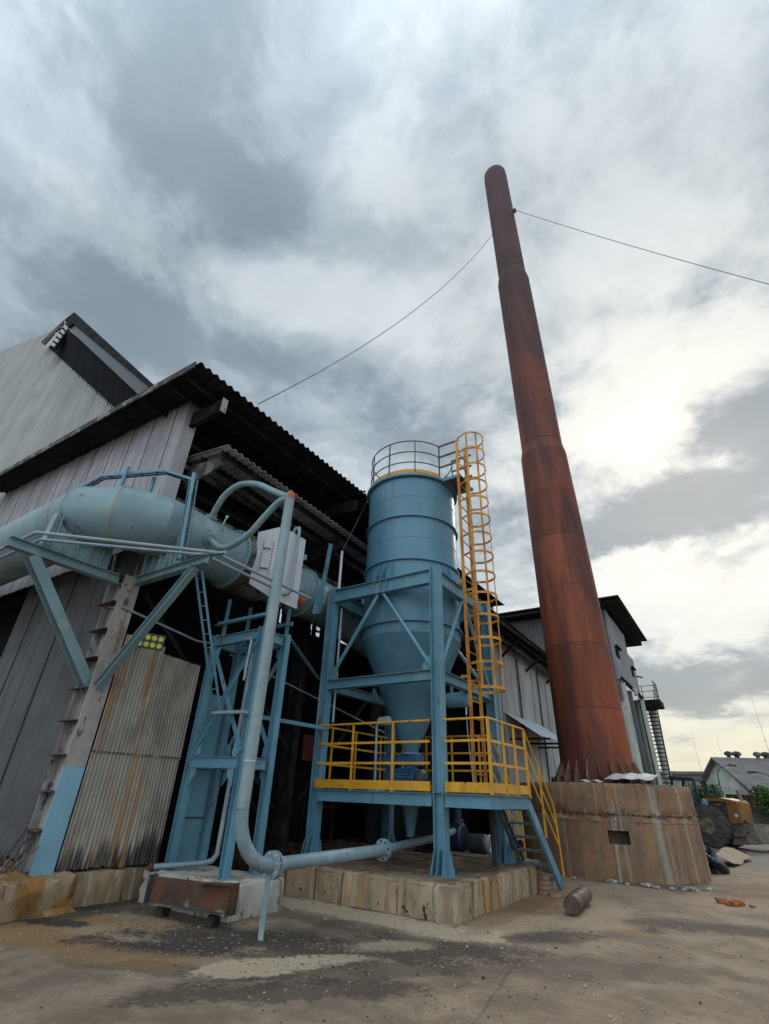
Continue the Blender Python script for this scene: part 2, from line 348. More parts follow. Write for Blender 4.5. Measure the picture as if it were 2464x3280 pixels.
CONC = (.34, .275, .20)
M['conc'] = pm('stained_concrete', (.27, .19, .11), .88, 0, .18, 1.6, [((.16, .11, .07), (3, 3, .9), .5, .2, .7), ((.36, .19, .075), (5, 5, .6), .62, .12, .6), ((.50, .46, .40), (5, 5, .5), .62, .12, .6), ((.05, .035, .025), (9, 9, 1.2), .67, .06, .85)], (30, .35))
M['plinthc'] = pm('board_marked_concrete', (.36, .265, .165), .88, 0, .18, 1.6, [((.21, .165, .115), (5, 5, 1.2), .50, .2, .7), ((.44, .23, .065), (4.5, 4.5, .25), .585, .12, .85), ((.44, .40, .34), (5, 5, .8), .60, .14, .5), ((.11, .07, .045), (7, 7, .3), .61, .08, .85), ((.03, .02, .015), (7, 7, 5), .70, .03, .95)], (30, .35), cracks=[(2, .40, .010, .10, (.08, .055, .04), .5)])
M['concd'] = pm('brown_plinth_top', (.20, .135, .085), .9, 0, .2, 1.5, [((.09, .065, .045), (2, 2, 2), .5, .2, .8), ((.33, .22, .12), (5, 5, 5), .6, .15, .5)], (35, .3))
M['concw'] = pm('whitish_concrete', (.42, .39, .34), .9, 0, .15, 2, [((.20, .17, .13), (5, 5, 1), .56, .12, .8), ((.05, .04, .035), (7, 7, 3), .66, .06, .8)], (30, .35))
M['conco'] = pm('ochre_concrete_block', (.25, .125, .035), .92, 0, .25, 2, [((.32, .27, .20), (3, 3, 1), .53, .14, .75), ((.33, .12, .04), (4, 4, 2), .6, .1, .6), ((.07, .05, .035), (8, 8, 2), .66, .06, .7)], (22, .6))
M['pedestal'] = pm('streaked_pedestal_concrete', (.25, .145, .085), .9, 0, .18, .8, [((.13, .10, .075), (1.0, 1.0, .7), .50, .25, .8), ((.34, .14, .045), (4.0, 4.0, .16), .58, .12, .75), ((.33, .27, .19), (9, 9, .16), .60, .10, .6), ((.12, .08, .055), (11, 11, .2), .60, .10, .55), ((.10, .07, .05), (6, 6, .35), .62, .12, .5), ((.33, .31, .27), (3.4, 3.4, .10), .625, .10, .65), ((.42, .43, .40), (2.0, 2.0, .09), .685, .06, .8), ((.30, .22, .16), (14, 14, 9), .64, .08, .4), ((.05, .033, .025), (9, 9, 5), .71, .03, .8)], (26, .4),
    cracks=[(2, 1.31, .035, .12, (.035, .022, .016), .95), (2, 1.16, .014, .16, (.05, .032, .022), .8)])
M['pale'] = pm('pale_concrete', (.42, .43, .38), .85, 0, .1, 1, [((.2, .2, .17), (4, 4, 1), .58, .14, .5)], (30, .15))
M['asb'] = pm('pale_fibre_sheet', (.52, .52, .50), .8, 0, .1, 3, [((.3, .28, .25), (4, 4, 4), .58, .1, .5)], (40, .1))
M['loader'] = pm('loader_yellow_paint', (.24, .10, .022), .5, 0, .15, 2, [((.10, .06, .03), (4, 4, 2), .56, .15, .7)], (40, .08))
M['loaderd'] = pm('loader_dark_parts', (.03, .032, .038), .6, 0, .2, 3, (), (40, .1))
M['mud'] = pm('muddy_steel', (.19, .15, .11), .8, 0, .2, 3, [((.05, .045, .04), (5, 5, 5), .55, .15, .7)], (30, .2))
M['cabblue'] = pm('cab_blue', (.018, .03, .06), .45, 0, .1, 3, (), (40, .04))
M['farroof'] = pm('far_roof_sheet', (.17, .155, .15), .85, 0, .15, .5, [((.09, .08, .075), (.6, 1.5, 1.5), .52, .2, .5)], (8, .2))
M['farwall'] = pm('far_whitewash', (.45, .47, .44), .85, 0, .12, .6, [((.25, .25, .23), (2, 2, .5), .55, .2, .6)], (8, .1))
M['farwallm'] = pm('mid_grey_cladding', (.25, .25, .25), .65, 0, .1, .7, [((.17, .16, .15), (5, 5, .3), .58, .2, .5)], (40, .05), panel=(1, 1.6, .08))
M['block'] = pm('dark_block_wall', (.10, .095, .09), .9, 0, .2, 1, (), (10, .3))
M['cable'] = pm('wire_grey', (.10, .10, .11), .5, .5, .05, 3, (), None)
def leafmat():
    m = bpy.data.materials.new('leaf_green'); m.use_nodes = True; t = NT(m.node_tree)
    bs = t.node('ShaderNodeBsdfPrincipled'); out = t.node('ShaderNodeOutputMaterial'); t.l.new(bs.outputs[0], out.inputs[0])
    co = t.node('ShaderNodeTexCoord').outputs['Object']
    t.put(bs.inputs['Base Color'], t.mix(t.ramp(t.noise(co, 5.0, 3), .35, .65), (.035, .085, .018), (.11, .19, .03)))
    bs.inputs['Roughness'].default_value = .6; bs.inputs['Transmission Weight'].default_value = 0.0
    return m
M['leaf'] = leafmat()

def chimney_mat():
    m = bpy.data.materials.new('chimney_rust'); m.use_nodes = True; t = NT(m.node_tree)
    bs = t.node('ShaderNodeBsdfPrincipled'); out = t.node('ShaderNodeOutputMaterial'); t.l.new(bs.outputs[0], out.inputs[0])
    co = t.node('ShaderNodeTexCoord').outputs['Object']; z = t.sep(co)[2]
    n1 = t.noise(t.scale(co, (1.6, 1.6, .22)), 1.0, 6, .6, .4); n2 = t.noise(t.scale(co, (3.5, 3.5, .5)), 1.0, 6, .62)
    hz = t.ramp(t.math('ADD', z, t.math('MULTIPLY', t.math('SUBTRACT', n2, .5), 7.0)), 3.0, 24.0)
    low = t.mix(t.ramp(n1, .36, .66), (.100, .027, .020), (.27, .064, .022)); up = t.mix(t.ramp(n1, .36, .66), (.050, .025, .031), (.098, .031, .030))
    c = t.mix(hz, low, up)
    c = t.mix(t.math('MULTIPLY', t.ramp(n2, .56, .72), .55), c, (.045, .028, .026))
    c = t.mix(t.math('MULTIPLY', t.ramp(t.noise(t.scale(co, (5, 5, 1.6)), 1.0, 7, .6), .64, .72), .55), c, (.20, .16, .15))
    q = t.math('FLOOR', t.math('DIVIDE', z, 1.92)); wn = t.node('ShaderNodeTexWhiteNoise', noise_dimensions='1D'); t.put(wn.inputs['W'], q)
    k = t.math('ADD', .82, t.math('MULTIPLY', wn.outputs[0], .36)); c = t.mix(1.0, c, t.comb(k, k, k), 'MULTIPLY')
    fr = t.math('FRACT', t.math('DIVIDE', z, 1.92)); seam = t.math('LESS_THAN', fr, .014)
    c = t.mix(t.math('MULTIPLY', seam, .7), c, (.03, .018, .016))
    t.put(bs.inputs['Base Color'], c); bs.inputs['Roughness'].default_value = .72; bs.inputs['Metallic'].default_value = .1
    b = t.node('ShaderNodeBump'); b.inputs['Strength'].default_value = .2; b.inputs['Distance'].default_value = .03
    t.put(b.inputs['Height'], t.noise(co, 12.0, 6)); t.l.new(b.outputs[0], bs.inputs['Normal'])
    return m
M['chimney'] = chimney_mat()

def ground_mat():
    m = bpy.data.materials.new('yard_ground'); m.use_nodes = True; t = NT(m.node_tree)
    bs = t.node('ShaderNodeBsdfPrincipled'); out = t.node('ShaderNodeOutputMaterial'); t.l.new(bs.outputs[0], out.inputs[0])
    co = t.node('ShaderNodeTexCoord').outputs['Object']
    big = t.noise(co, .35, 6, .6); mid = t.noise(co, 1.6, 7, .62, .3); fin = t.noise(co, 14, 6, .65); gr = t.noise(co, 70, 3, .6)
    c = t.mix(t.ramp(mid, .35, .68), (.33, .225, .145), (.62, .445, .295))
    c = t.mix(t.math('MULTIPLY', t.ramp(big, .5, .68), .6), c, (.42, .31, .215))
    wob = t.math('SUBTRACT', t.noise(co, 2.2, 6, .62), .5); wob2 = t.math('SUBTRACT', fin, .5)
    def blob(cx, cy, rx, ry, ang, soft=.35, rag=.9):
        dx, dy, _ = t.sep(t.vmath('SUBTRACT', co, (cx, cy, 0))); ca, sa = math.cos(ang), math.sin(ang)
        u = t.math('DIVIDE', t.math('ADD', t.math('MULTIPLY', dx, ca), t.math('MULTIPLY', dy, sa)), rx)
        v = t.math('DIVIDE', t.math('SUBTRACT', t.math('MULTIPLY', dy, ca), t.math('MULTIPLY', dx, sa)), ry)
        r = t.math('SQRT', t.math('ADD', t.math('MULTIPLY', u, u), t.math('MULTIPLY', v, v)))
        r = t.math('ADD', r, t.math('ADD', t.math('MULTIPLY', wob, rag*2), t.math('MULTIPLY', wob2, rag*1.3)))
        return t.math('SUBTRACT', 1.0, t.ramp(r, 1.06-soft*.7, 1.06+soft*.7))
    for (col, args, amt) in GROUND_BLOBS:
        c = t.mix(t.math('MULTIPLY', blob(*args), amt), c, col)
    g2 = t.noise(co, 28, 8, .72); g3 = t.noise(co, 150, 4, .7)
    c = t.mix(t.math('MULTIPLY', t.ramp(g2, .38, .62), .40), t.mix(.36, c, (.05, .038, .03)), c)
    c = t.mix(t.math('MULTIPLY', t.ramp(g3, .35, .65), .5), t.mix(.25, c, (.03, .025, .02)), c)
    # gritty specks and small dark bits
    c = t.mix(t.math('MULTIPLY', t.ramp(gr, .60, .70), .45), c, (.36, .32, .27))
    c = t.mix(t.math('MULTIPLY', t.ramp(t.noise(co, 33, 4), .63, .70), .65), c, (.06, .05, .045))
    c = t.mix(t.math('MULTIPLY', t.ramp(fin, .42, .70), .30), c, (.11, .09, .075))
    # hairline cracks
    vo = t.node('ShaderNodeTexVoronoi', feature='DISTANCE_TO_EDGE'); t.put(vo.inputs['Vector'], t.vmath('ADD', co, t.scale(t.noise(co, 1.5, 4, out=1), (.8, .8, .8)))); vo.inputs['Scale'].default_value = .38
    c = t.mix(t.math('MULTIPLY', t.math('SUBTRACT', 1.0, t.ramp(vo.outputs[0], .002, .008)), t.math('MULTIPLY', t.ramp(big, .52, .62), .35)), c, (.05, .042, .035))
    t.put(bs.inputs['Base Color'], c); t.put(bs.inputs['Roughness'], t.math('ADD', .72, t.math('MULTIPLY', mid, .3), clamp=True))
    h = t.math('ADD', t.math('MULTIPLY', fin, .5), t.math('ADD', t.math('MULTIPLY', gr, .35), mid))
    b = t.node('ShaderNodeBump'); b.inputs['Strength'].default_value = .8; b.inputs['Distance'].default_value = .035
    t.put(b.inputs['Height'], t.math('ADD', h, t.math('MULTIPLY', g2, .7))); t.l.new(b.outputs[0], bs.inputs['Normal'])
    return m
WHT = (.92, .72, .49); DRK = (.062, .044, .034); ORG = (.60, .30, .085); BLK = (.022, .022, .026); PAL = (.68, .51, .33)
GROUND_BLOBS = [
    (ORG, (-7.9, 4.3, 1.5, .75, .3, .6, .9), .75), (ORG, (-6.6, 5.2, .9, .45, .3, .6, .9), .45), (ORG, (-3.6, 9.6, .35, 2.2, 0, .6, .8), .7),
    (PAL, (-6.9, 4.75, .8, .3, .3, .5, .9), .6),
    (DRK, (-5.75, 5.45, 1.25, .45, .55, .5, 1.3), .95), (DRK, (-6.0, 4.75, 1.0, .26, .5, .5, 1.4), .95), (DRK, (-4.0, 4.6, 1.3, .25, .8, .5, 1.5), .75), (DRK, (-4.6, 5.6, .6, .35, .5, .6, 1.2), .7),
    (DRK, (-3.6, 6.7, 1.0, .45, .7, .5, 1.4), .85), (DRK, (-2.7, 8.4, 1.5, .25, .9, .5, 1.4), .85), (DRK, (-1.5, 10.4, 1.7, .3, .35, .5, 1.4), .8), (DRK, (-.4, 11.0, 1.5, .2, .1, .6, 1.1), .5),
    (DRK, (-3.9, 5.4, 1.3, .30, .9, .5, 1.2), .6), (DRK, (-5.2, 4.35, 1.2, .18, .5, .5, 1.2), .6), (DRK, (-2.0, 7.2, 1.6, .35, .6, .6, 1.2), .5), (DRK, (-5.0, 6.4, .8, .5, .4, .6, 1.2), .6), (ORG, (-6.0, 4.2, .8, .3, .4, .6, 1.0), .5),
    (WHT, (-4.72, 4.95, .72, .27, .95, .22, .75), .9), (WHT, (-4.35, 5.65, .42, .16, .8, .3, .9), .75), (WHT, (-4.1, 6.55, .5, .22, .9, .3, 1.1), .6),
    (WHT, (-5.4, 7.65, 2.0, .34, .03, .30, .9), .95), (WHT, (-3.85, 7.62, .75, .40, .25, .30, 1.0), .95), (WHT, (-3.55, 8.6, .35, .9, .1, .4, 1.1), .45), (DRK, (-5.4, 6.95, 1.7, .22, .05, .6, 1.2), .55), (DRK, (-7.2, 5.75, 1.1, .22, .05, .5, .9), .8), (DRK, (-8.3, 5.2, .25, 1.0, .1, .5, .9), .8), (DRK, (-3.7, 9.6, .22, 1.9, 0, .6, 1.0), .35), (PAL, (-2.7, 10.6, .5, 1.6, .2, .6, .9), .75), (PAL, (-2.2, 13.3, 1.6, .7, 0, .6, .9), .6),  # narrow dark blobs along plinth and block feet paint in contact shade
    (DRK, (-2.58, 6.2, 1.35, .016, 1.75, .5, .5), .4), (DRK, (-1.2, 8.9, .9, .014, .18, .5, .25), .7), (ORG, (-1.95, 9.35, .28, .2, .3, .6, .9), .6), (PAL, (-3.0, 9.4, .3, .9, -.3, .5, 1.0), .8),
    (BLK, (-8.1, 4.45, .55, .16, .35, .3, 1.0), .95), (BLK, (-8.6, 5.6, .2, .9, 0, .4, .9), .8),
    ((.27, .12, .06), (-.4, 15.5, 2.0, 1.3, 0, .6, .9), .55), ((.24, .235, .225), (1, 30, 6, 9, 0, .35, .6), .75), ((.5, .5, .5), (-.3, 24.1, 1.3, .1, .05, .3, .9), .8),
    ((.10, .085, .07), (-2.2, 14.6, 1.6, .25, .2, .5, 1.0), .7), (DRK, (-11.2, 12, 2.4, 6, 0, .3, .4), .8),  # last blob paints the shade of the hall interior on the ground
]
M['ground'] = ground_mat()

# ================================================================== GROUND
def build_ground():
    xs = [-220, -60, -30]+[-14+.35*i for i in range(49)]+[6, 20, 60, 220]; ys = [-120, -20, 0]+[1.5+.35*i for i in range(60)]+[26, 34, 60, 120, 300]
    r = random.Random(3); vs = []; W_ = len(xs)
    for y in ys:
        for x in xs:
            near = -14 < x < 2.8 and 1.5 < y < 22
            vs.append((x, y, (r.uniform(-.012, .012)-.004) if near else -.01))
    mb = MB(); mb.add(vs, [(j*W_+i, j*W_+i+1, (j+1)*W_+i+1, (j+1)*W_+i) for j in range(len(ys)-1) for i in range(W_-1)])
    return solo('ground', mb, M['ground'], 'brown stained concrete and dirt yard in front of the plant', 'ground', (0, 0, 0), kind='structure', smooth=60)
build_ground()

# ================================================================== MAIN SHED
X0, Y0 = -8.75, 4.5
def build_shed():
    t = thing('factory_shed', (-8.75, 4.5, 0), 'sooty corrugated shed with deep dark roof overhang behind the blue silo', 'shed')
    # upper cladding on the gable side, in separate sheets with dark laps
    mb = MB(); x = X0
    i = 0
    while x > -23:
        w = .46; zt = 9.62+.07*(X0-x)
        mb.sheet((x, Y0-.012*(i % 2), 5.74), (-1, 0, 0), (0, 0, 1), w-.036, zt-5.74, .092, .020, .004, 1, 5, .03); x -= w; i += 1
    obj('upper_wall', mb, M['clad'], t, 0)
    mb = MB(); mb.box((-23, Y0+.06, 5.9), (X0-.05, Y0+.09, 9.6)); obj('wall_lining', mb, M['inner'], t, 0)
    mb = MB(); mb.prism([(X0+.012, Y0-.02, 5.74), (X0+.012, Y0+.30, 5.74), (X0+.012, Y0+.30, 9.55), (X0+.012, Y0-.02, 9.62)], (.014, 0, 0)); obj('corner_trim', mb, M['clad'], t, 0)
    mb = MB(); x = -9.26; i = 0
    while x > -13.5:
        mb.sheet((x, Y0+.22-.012*(i % 2), .45+.05*(i % 2)), (-1, 0, 0), (0, 0, 1), .80, 5.9, .0765, .017, .004, 1, 5, .04); x -= .82; i += 1
    obj('lower_wall', mb, M['cladl'], t, 0)
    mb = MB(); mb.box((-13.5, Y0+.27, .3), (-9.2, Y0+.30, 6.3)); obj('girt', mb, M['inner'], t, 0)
    # corner column: web + two flanges + stiffener plates
    mb = MB(); mb.box((-9.25, 4.455, .42), (-8.77, 4.47, 5.0)); col = obj('corner_column', mb, M['whitesteel'], t, 0)
    for k in range(9):
        z = .95+k*.50
        b = MB().box((-9.34, 4.24, z), (-8.772, 4.454, z+.014)); obj('stiffener', b, M['rust'], col, 0)
    obj('flange', MB().box((-8.768, 4.30, 1.80), (-8.750, 4.63, 4.98)), M['ruststeel'], col, 0)
    obj('flange', MB().box((-8.767, 4.30, .42), (-8.749, 4.63, 1.797)), pm('fresh_blue_patch', (.21, .40, .50), .4, 0, .06, 2, [(RUSTD, (8, 8, 8), .70, .04, .7)], (50, .05)), col, 0)
    obj('flange', MB().box((-9.27, 4.33, .42), (-9.252, 4.60, 5.0)), M['whitesteel'], col, 0)
    # steel above the column, girts at the open side
    mb = MB(); mb.ibeam((-9.0, 4.75, 5.0), (-9.0, 4.75, 9.4), .30, .2, .014, (1, 0, 0)); obj('upper_column', mb, M['whitesteel'], t, 0)
    for k, z in enumerate((7.35, 7.9, 8.5)):
        obj('girt', MB().chan((-8.95, 4.8, z), (-8.95, 13.9, z), .14, .06), M['fascia'] if k == 1 else M['dark'], t, 0)
    for y in (9.6, 13.8):
        obj('column', MB().ibeam((-9.1, y, 0), (-9.1, y, 9.2), .32, .2, .014, (1, 0, 0)), M['dark'], t, 0)
    for p, q in (((-9.2, 5.0, 4.9), (-9.2, 9.4, 1.2)), ((-9.2, 9.8, 1.0), (-9.2, 13.6, 4.8)), ((-9.2, 5.0, 8.8), (-9.2, 9.4, 6.2)), ((-9.0, 6.6, 4.9), (-9.0, 9.4, 2.4))):
        obj('brace', MB().bar(p, q, .07, .09), M['dark'], t, 0)
    # stained corrugated wall, two rows of sheets
    mb = MB(); xs = X0
    mb.sheet((xs, 4.66, 2.02), (0, 1, 0), (0, 0, 1), .80, 1.92, .066, .013, .005, 1, 6, .03)
    mb.sheet((xs+.012, 5.44, 2.02), (0, 1, 0), (0, 0, 1), .90, 1.78, .066, .013, .005, 1, 6, .03)
    mb.sheet((xs-.012, 4.66, .46), (0, 1, 0), (0, 0, 1), .84, 1.62, .066, .013, .005, 2, 6, .05)
    mb.sheet((xs-.002, 5.46, .44), (0, 1, 0), (0, 0, 1), .86, 1.63, .066, .013, .005, 2, 6, .05)
    mb.v = [(v[0], v[1], v[2]-.09*(v[1]-4.66)/1.66*(1 if v[2] > 2.6 else 0)) for v in mb.v]
    obj('stained_side_wall', mb, M['beige'], t, 0)
    mb = MB(); mb.box((-8.86, 4.64, .4), (-8.82, 6.33, 3.8)); obj('side_wall_back', mb, M['inner'], t, 0)
    # main roof: corrugations run up the slope (along x), eave along y
    sl = .07; v = Vector((-1, 0, sl)).normalized()
    mb = MB(); mb.sheet((-7.45, 3.78, 9.34), (0, 1, 0), v, 17.3, 11.6, .20, .032, .012, 1, 8); roof = obj('roof', mb, M['roof'], t, 30)
    mb = MB(); mb.bar((-7.55, 3.74, 9.30), (-19, 3.74, 9.30+.07*11.45), .03, .17); obj('verge_board', mb, M['fascia'], t, 0)
    for k, (x, z) in enumerate(((-8.0, 9.27), (-8.55, 9.31), (-9.6, 9.38))):
        obj('purlin', MB().chan((x, 3.9, z), (x, 21, z), .14, .06), M['dark'], t, 0)
    for y in (4.62, 9.6, 13.8, 18.4):
        q = MB().prism([(-7.62, y, 8.74), (-7.62, y, 9.08), (-9.4, y, 9.24), (-9.4, y, 8.78)], (0, .10, 0)); obj('roof_bracket', q, M['roof'], t, 0)
    obj('bracket_end_plate', MB().box((-7.618, 4.60, 8.72), (-7.604, 4.74, 9.10)), M['whitesteel'], t, 0)
    obj('eave_pipe_stub', MB().tube([(-7.9, 9.55, 9.25), (-7.25, 9.55, 9.23)], .03, 8), M['dark'], t)
    # canopy under the main eave
    cs = .16; v = Vector((-1, 0, cs)).normalized(); slope = -.036
    mb = MB(); mb.sheet((-7.42, 4.86, 7.86), (0, 1, slope), v, 8.6, 1.62, .177, .026, .010, 1, 8); obj('canopy', mb, M['canopy'], t, 30)
    for x, dz in ((-7.72, -.02), (-8.45, .10)):
        obj('canopy_purlin', MB().chan((x, 4.95, 7.84+dz), (x, 13.4, 7.53+dz), .13, .06), M['dark'], t, 0)
    mb = MB().prism([(-7.70, 5.02, 7.55), (-7.85, 5.02, 7.80), (-9.0, 5.02, 7.96), (-9.0, 5.02, 7.35)], (0, .06, 0)); obj('canopy_bracket', mb, M['fascia'], t, 0)
    for y in (9.2, 13.0):
        mb = MB().prism([(-7.70, y, 7.35), (-7.85, y, 7.62), (-9.0, y, 7.75), (-9.0, y, 7.15)], (0, .06, 0)); obj('canopy_bracket', mb, M['dark'], t, 0)
    obj('whitewashed_rail', MB().box((-8.9, 4.9, 6.88), (-8.82, 12.9, 7.02)), M['fascia'], t, 0)
    # inside: floor, back and end walls with gaps, cross walls
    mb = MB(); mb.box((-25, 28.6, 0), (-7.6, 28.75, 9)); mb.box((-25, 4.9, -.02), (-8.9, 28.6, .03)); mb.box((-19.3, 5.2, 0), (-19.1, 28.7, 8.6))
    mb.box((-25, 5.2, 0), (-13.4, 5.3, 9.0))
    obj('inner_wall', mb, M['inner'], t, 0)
    # partition a few metres inside, with gaps under the roof where daylight comes through
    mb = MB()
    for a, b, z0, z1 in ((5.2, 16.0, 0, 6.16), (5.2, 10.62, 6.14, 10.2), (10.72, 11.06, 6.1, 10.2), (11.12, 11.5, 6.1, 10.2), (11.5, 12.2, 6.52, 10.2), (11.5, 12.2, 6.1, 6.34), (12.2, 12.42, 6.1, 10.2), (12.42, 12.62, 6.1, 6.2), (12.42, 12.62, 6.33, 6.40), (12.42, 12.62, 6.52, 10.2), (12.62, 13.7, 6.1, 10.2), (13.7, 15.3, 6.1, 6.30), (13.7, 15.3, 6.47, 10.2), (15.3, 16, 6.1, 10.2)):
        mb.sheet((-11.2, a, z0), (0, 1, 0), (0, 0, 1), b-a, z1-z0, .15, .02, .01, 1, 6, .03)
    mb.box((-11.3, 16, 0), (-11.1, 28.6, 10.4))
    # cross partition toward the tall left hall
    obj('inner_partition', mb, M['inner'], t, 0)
    mb = MB()
    for i in range(7):
        y = 8.6+i*.62; mb.bar((-9.8, y, 0), (-9.8, y, 1.5+.2*(i % 3)), .05, .05)
    mb.bar((-9.8, 8.5, 1.2), (-9.8, 12.6, 1.2), .05, .05); mb.bar((-9.7, 8.2, 2.2), (-9.7, 10.2, .4), .05, .07)
    obj('inner_railing', mb, M['dark'], t, 0)
    obj('foundation_wall', MB().rough_box((-9.2, 4.7, 0), (-8.70, 6.6, .42), (4, 14, 4), .012, 5), M['conc'], t, 30)
    return t
build_shed()
# strips of real daylight behind the partition gaps: the far side of the hall stands open above 5 m (handled by the inner walls)

solo('concrete_footing', MB().rough_box((-12.5, 3.2, 0), (-8.42, 4.93, .45), (26, 12, 5), .035, 11, .05), M['conco'], 'ochre broken concrete block under the corner column', 'concrete block', (-8.6, 4.2, 0), smooth=25)
def bent_strips():
    t = thing('metal_offcuts', (-8.9, 4.2, .45), 'bundle of rusty bent metal strips leaning at the corner column foot', 'scrap metal')
    for k in range(4):
        x = -9.3+.12*k; obj('strip', MB().prism([(x, 4.06, .42), (x+.09, 4.04, .43), (x+.22+.05*k, 4.22, .98-.06*k), (x+.14+.05*k, 4.24, .96-.06*k)], (.004, .02, .004)), M['fascia'] if k % 2 else M['rust'], t, 0)
bent_strips()
solo('concrete_slab', MB().rough_box((-11.5, 3.9, .46), (-9.55, 4.3, .60), (8, 3, 1), .015, 4), M['fascia'], 'grey stone slab lying on the ochre block against the wall', 'slab', (-10, 4, .46), smooth=25)

# ------------------------------------------------------------------ tall shed behind
def build_tall_shed():
    t = thing('tall_shed', (-14, 5, 9), 'taller pale ribbed shed rising behind the sooty shed', 'shed')
    def Q(x, z, y): k = y/6.5; return Vector((x*k, y, 1.6+(z-1.6)*k))
    yw, yr = 5.0, 4.25
    W0, W1 = Q(-35.49, 29.66, yw), Q(-18.51, 15.52, yw); d = (W1-W0).normalized(); W1 = W1+d*2.6; zb = 9.5
    mb = MB(); npan = 11
    for p in range(npan):
        a, b = W0.lerp(W1, p/npan), W0.lerp(W1, (p+1)/npan); w = (b.x-a.x); m = max(6, int(w/.27))*6; vs = []
        for i in range(m+1):
            f = i/m*.955; q = a.lerp(b, f); o = .075*math.sin(2*pi*i/6)
            vs += [(q.x, yw+o, q.z+rnd.uniform(-.02, .02)), (q.x, yw+o, zb)]
        mb.add(vs, [(2*i, 2*i+1, 2*i+3, 2*i+2) for i in range(m)])
    obj('pale_wall', mb, M['upclad'], t, 0)
    obj('wall_lining', MB().prism([W0+Vector((0, .12, -.1)), W1+Vector((0, .12, -.1)), Vector((W1.x, yw+.12, zb)), Vector((W0.x, yw+.12, zb))], (0, .05, 0)), M['inner'], t, 0)
    A = Q(-36.1, 31.7, yw); L = Q(-59.27, 42.19, yw); C0 = Vector((W0.x-.06, yw-.02, W0.z))
    obj('side_wall', MB().prism([C0, A+Vector((-.1, -.02, 0)), L+Vector((0, -.02, 0)), Vector((L.x, yw-.02, zb)), Vector((C0.x, yw-.02, zb))], (0, .03, 0)), M['galvd'], t, 0)
    # deep overhang: soffit coloured near black for its shade, pale edge beam, outer roof edge
    B0, B1 = Q(-32.05, 28.97, yr+.15), Q(-16.37, 15.0, yr+.15); e = (B1-B0).normalized()*.9
    obj('soffit', MB().prism([W0+Vector((-.1, .04, -.25)), B0, B1+e, W1+Vector((-.2, .04, -.25))], (0, .03, .12)), M['inner'], t, 0)
    T0, T1 = Q(-31.7, 29.6, yr), Q(-15.9, 15.35, yr); U0, U1 = Q(-32.2, 29.35, yr), Q(-16.37, 14.9, yr)
    obj('edge_beam', MB().prism([U0, T0, T1+e, U1+e], (0, .10, 0)), M['darkgrey'], t, 0)
    R0, R1 = Q(-33.03, 31.72, yr-.1), Q(-15.81, 15.28, yr-.1); R2, R3 = Q(-34.6, 31.95, yr-.1), Q(-32.5, 29.7, yr-.1)
    V0, V1 = Q(-31.9, 29.7, yr-.1), Q(-15.95, 15.2, yr-.1)
    obj('roof_edge', MB().prism([R0, R1+e, V1+e, V0, R3, R2], (0, .08, 0)), M['roof'], t, 0)
    # pale vent boards in a row down the left slope, dark gaps between
    P0, P1, S0, S1 = Q(-34.75, 31.85, yr+.1), Q(-35.5, 29.75, yr+.1), Q(-32.5, 29.75, yr+.1), Q(-33.5, 28.2, yr+.1)
    for i in range(5):
        f0, f1 = i/5+.03, i/5+.16
        obj('vent_board', MB().prism([P0.lerp(P1, f0), P0.lerp(P1, f1), S0.lerp(S1, f1), S0.lerp(S1, f0)], (0, .05, 0)), M['upclad'], t, 0)
    obj('vent_backing', MB().prism([P0+Vector((0, .1, 0)), P1+Vector((0, .1, 0)), S1+Vector((0, .1, 0)), S0+Vector((0, .1, 0))], (0, .05, 0)), M['inner'], t, 0)
    G0, G1, G2, G3 = Q(-34.75, 32.0, yr), Q(-38.04, 31.59, yr+.3), Q(-36.6, 30.4, yr+.3), Q(-34.75, 31.1, yr)
    obj('verge_strip', MB().prism([G0, G1, G2, G3], (0, .06, 0)), M['rust'], t, 0)
build_tall_shed()

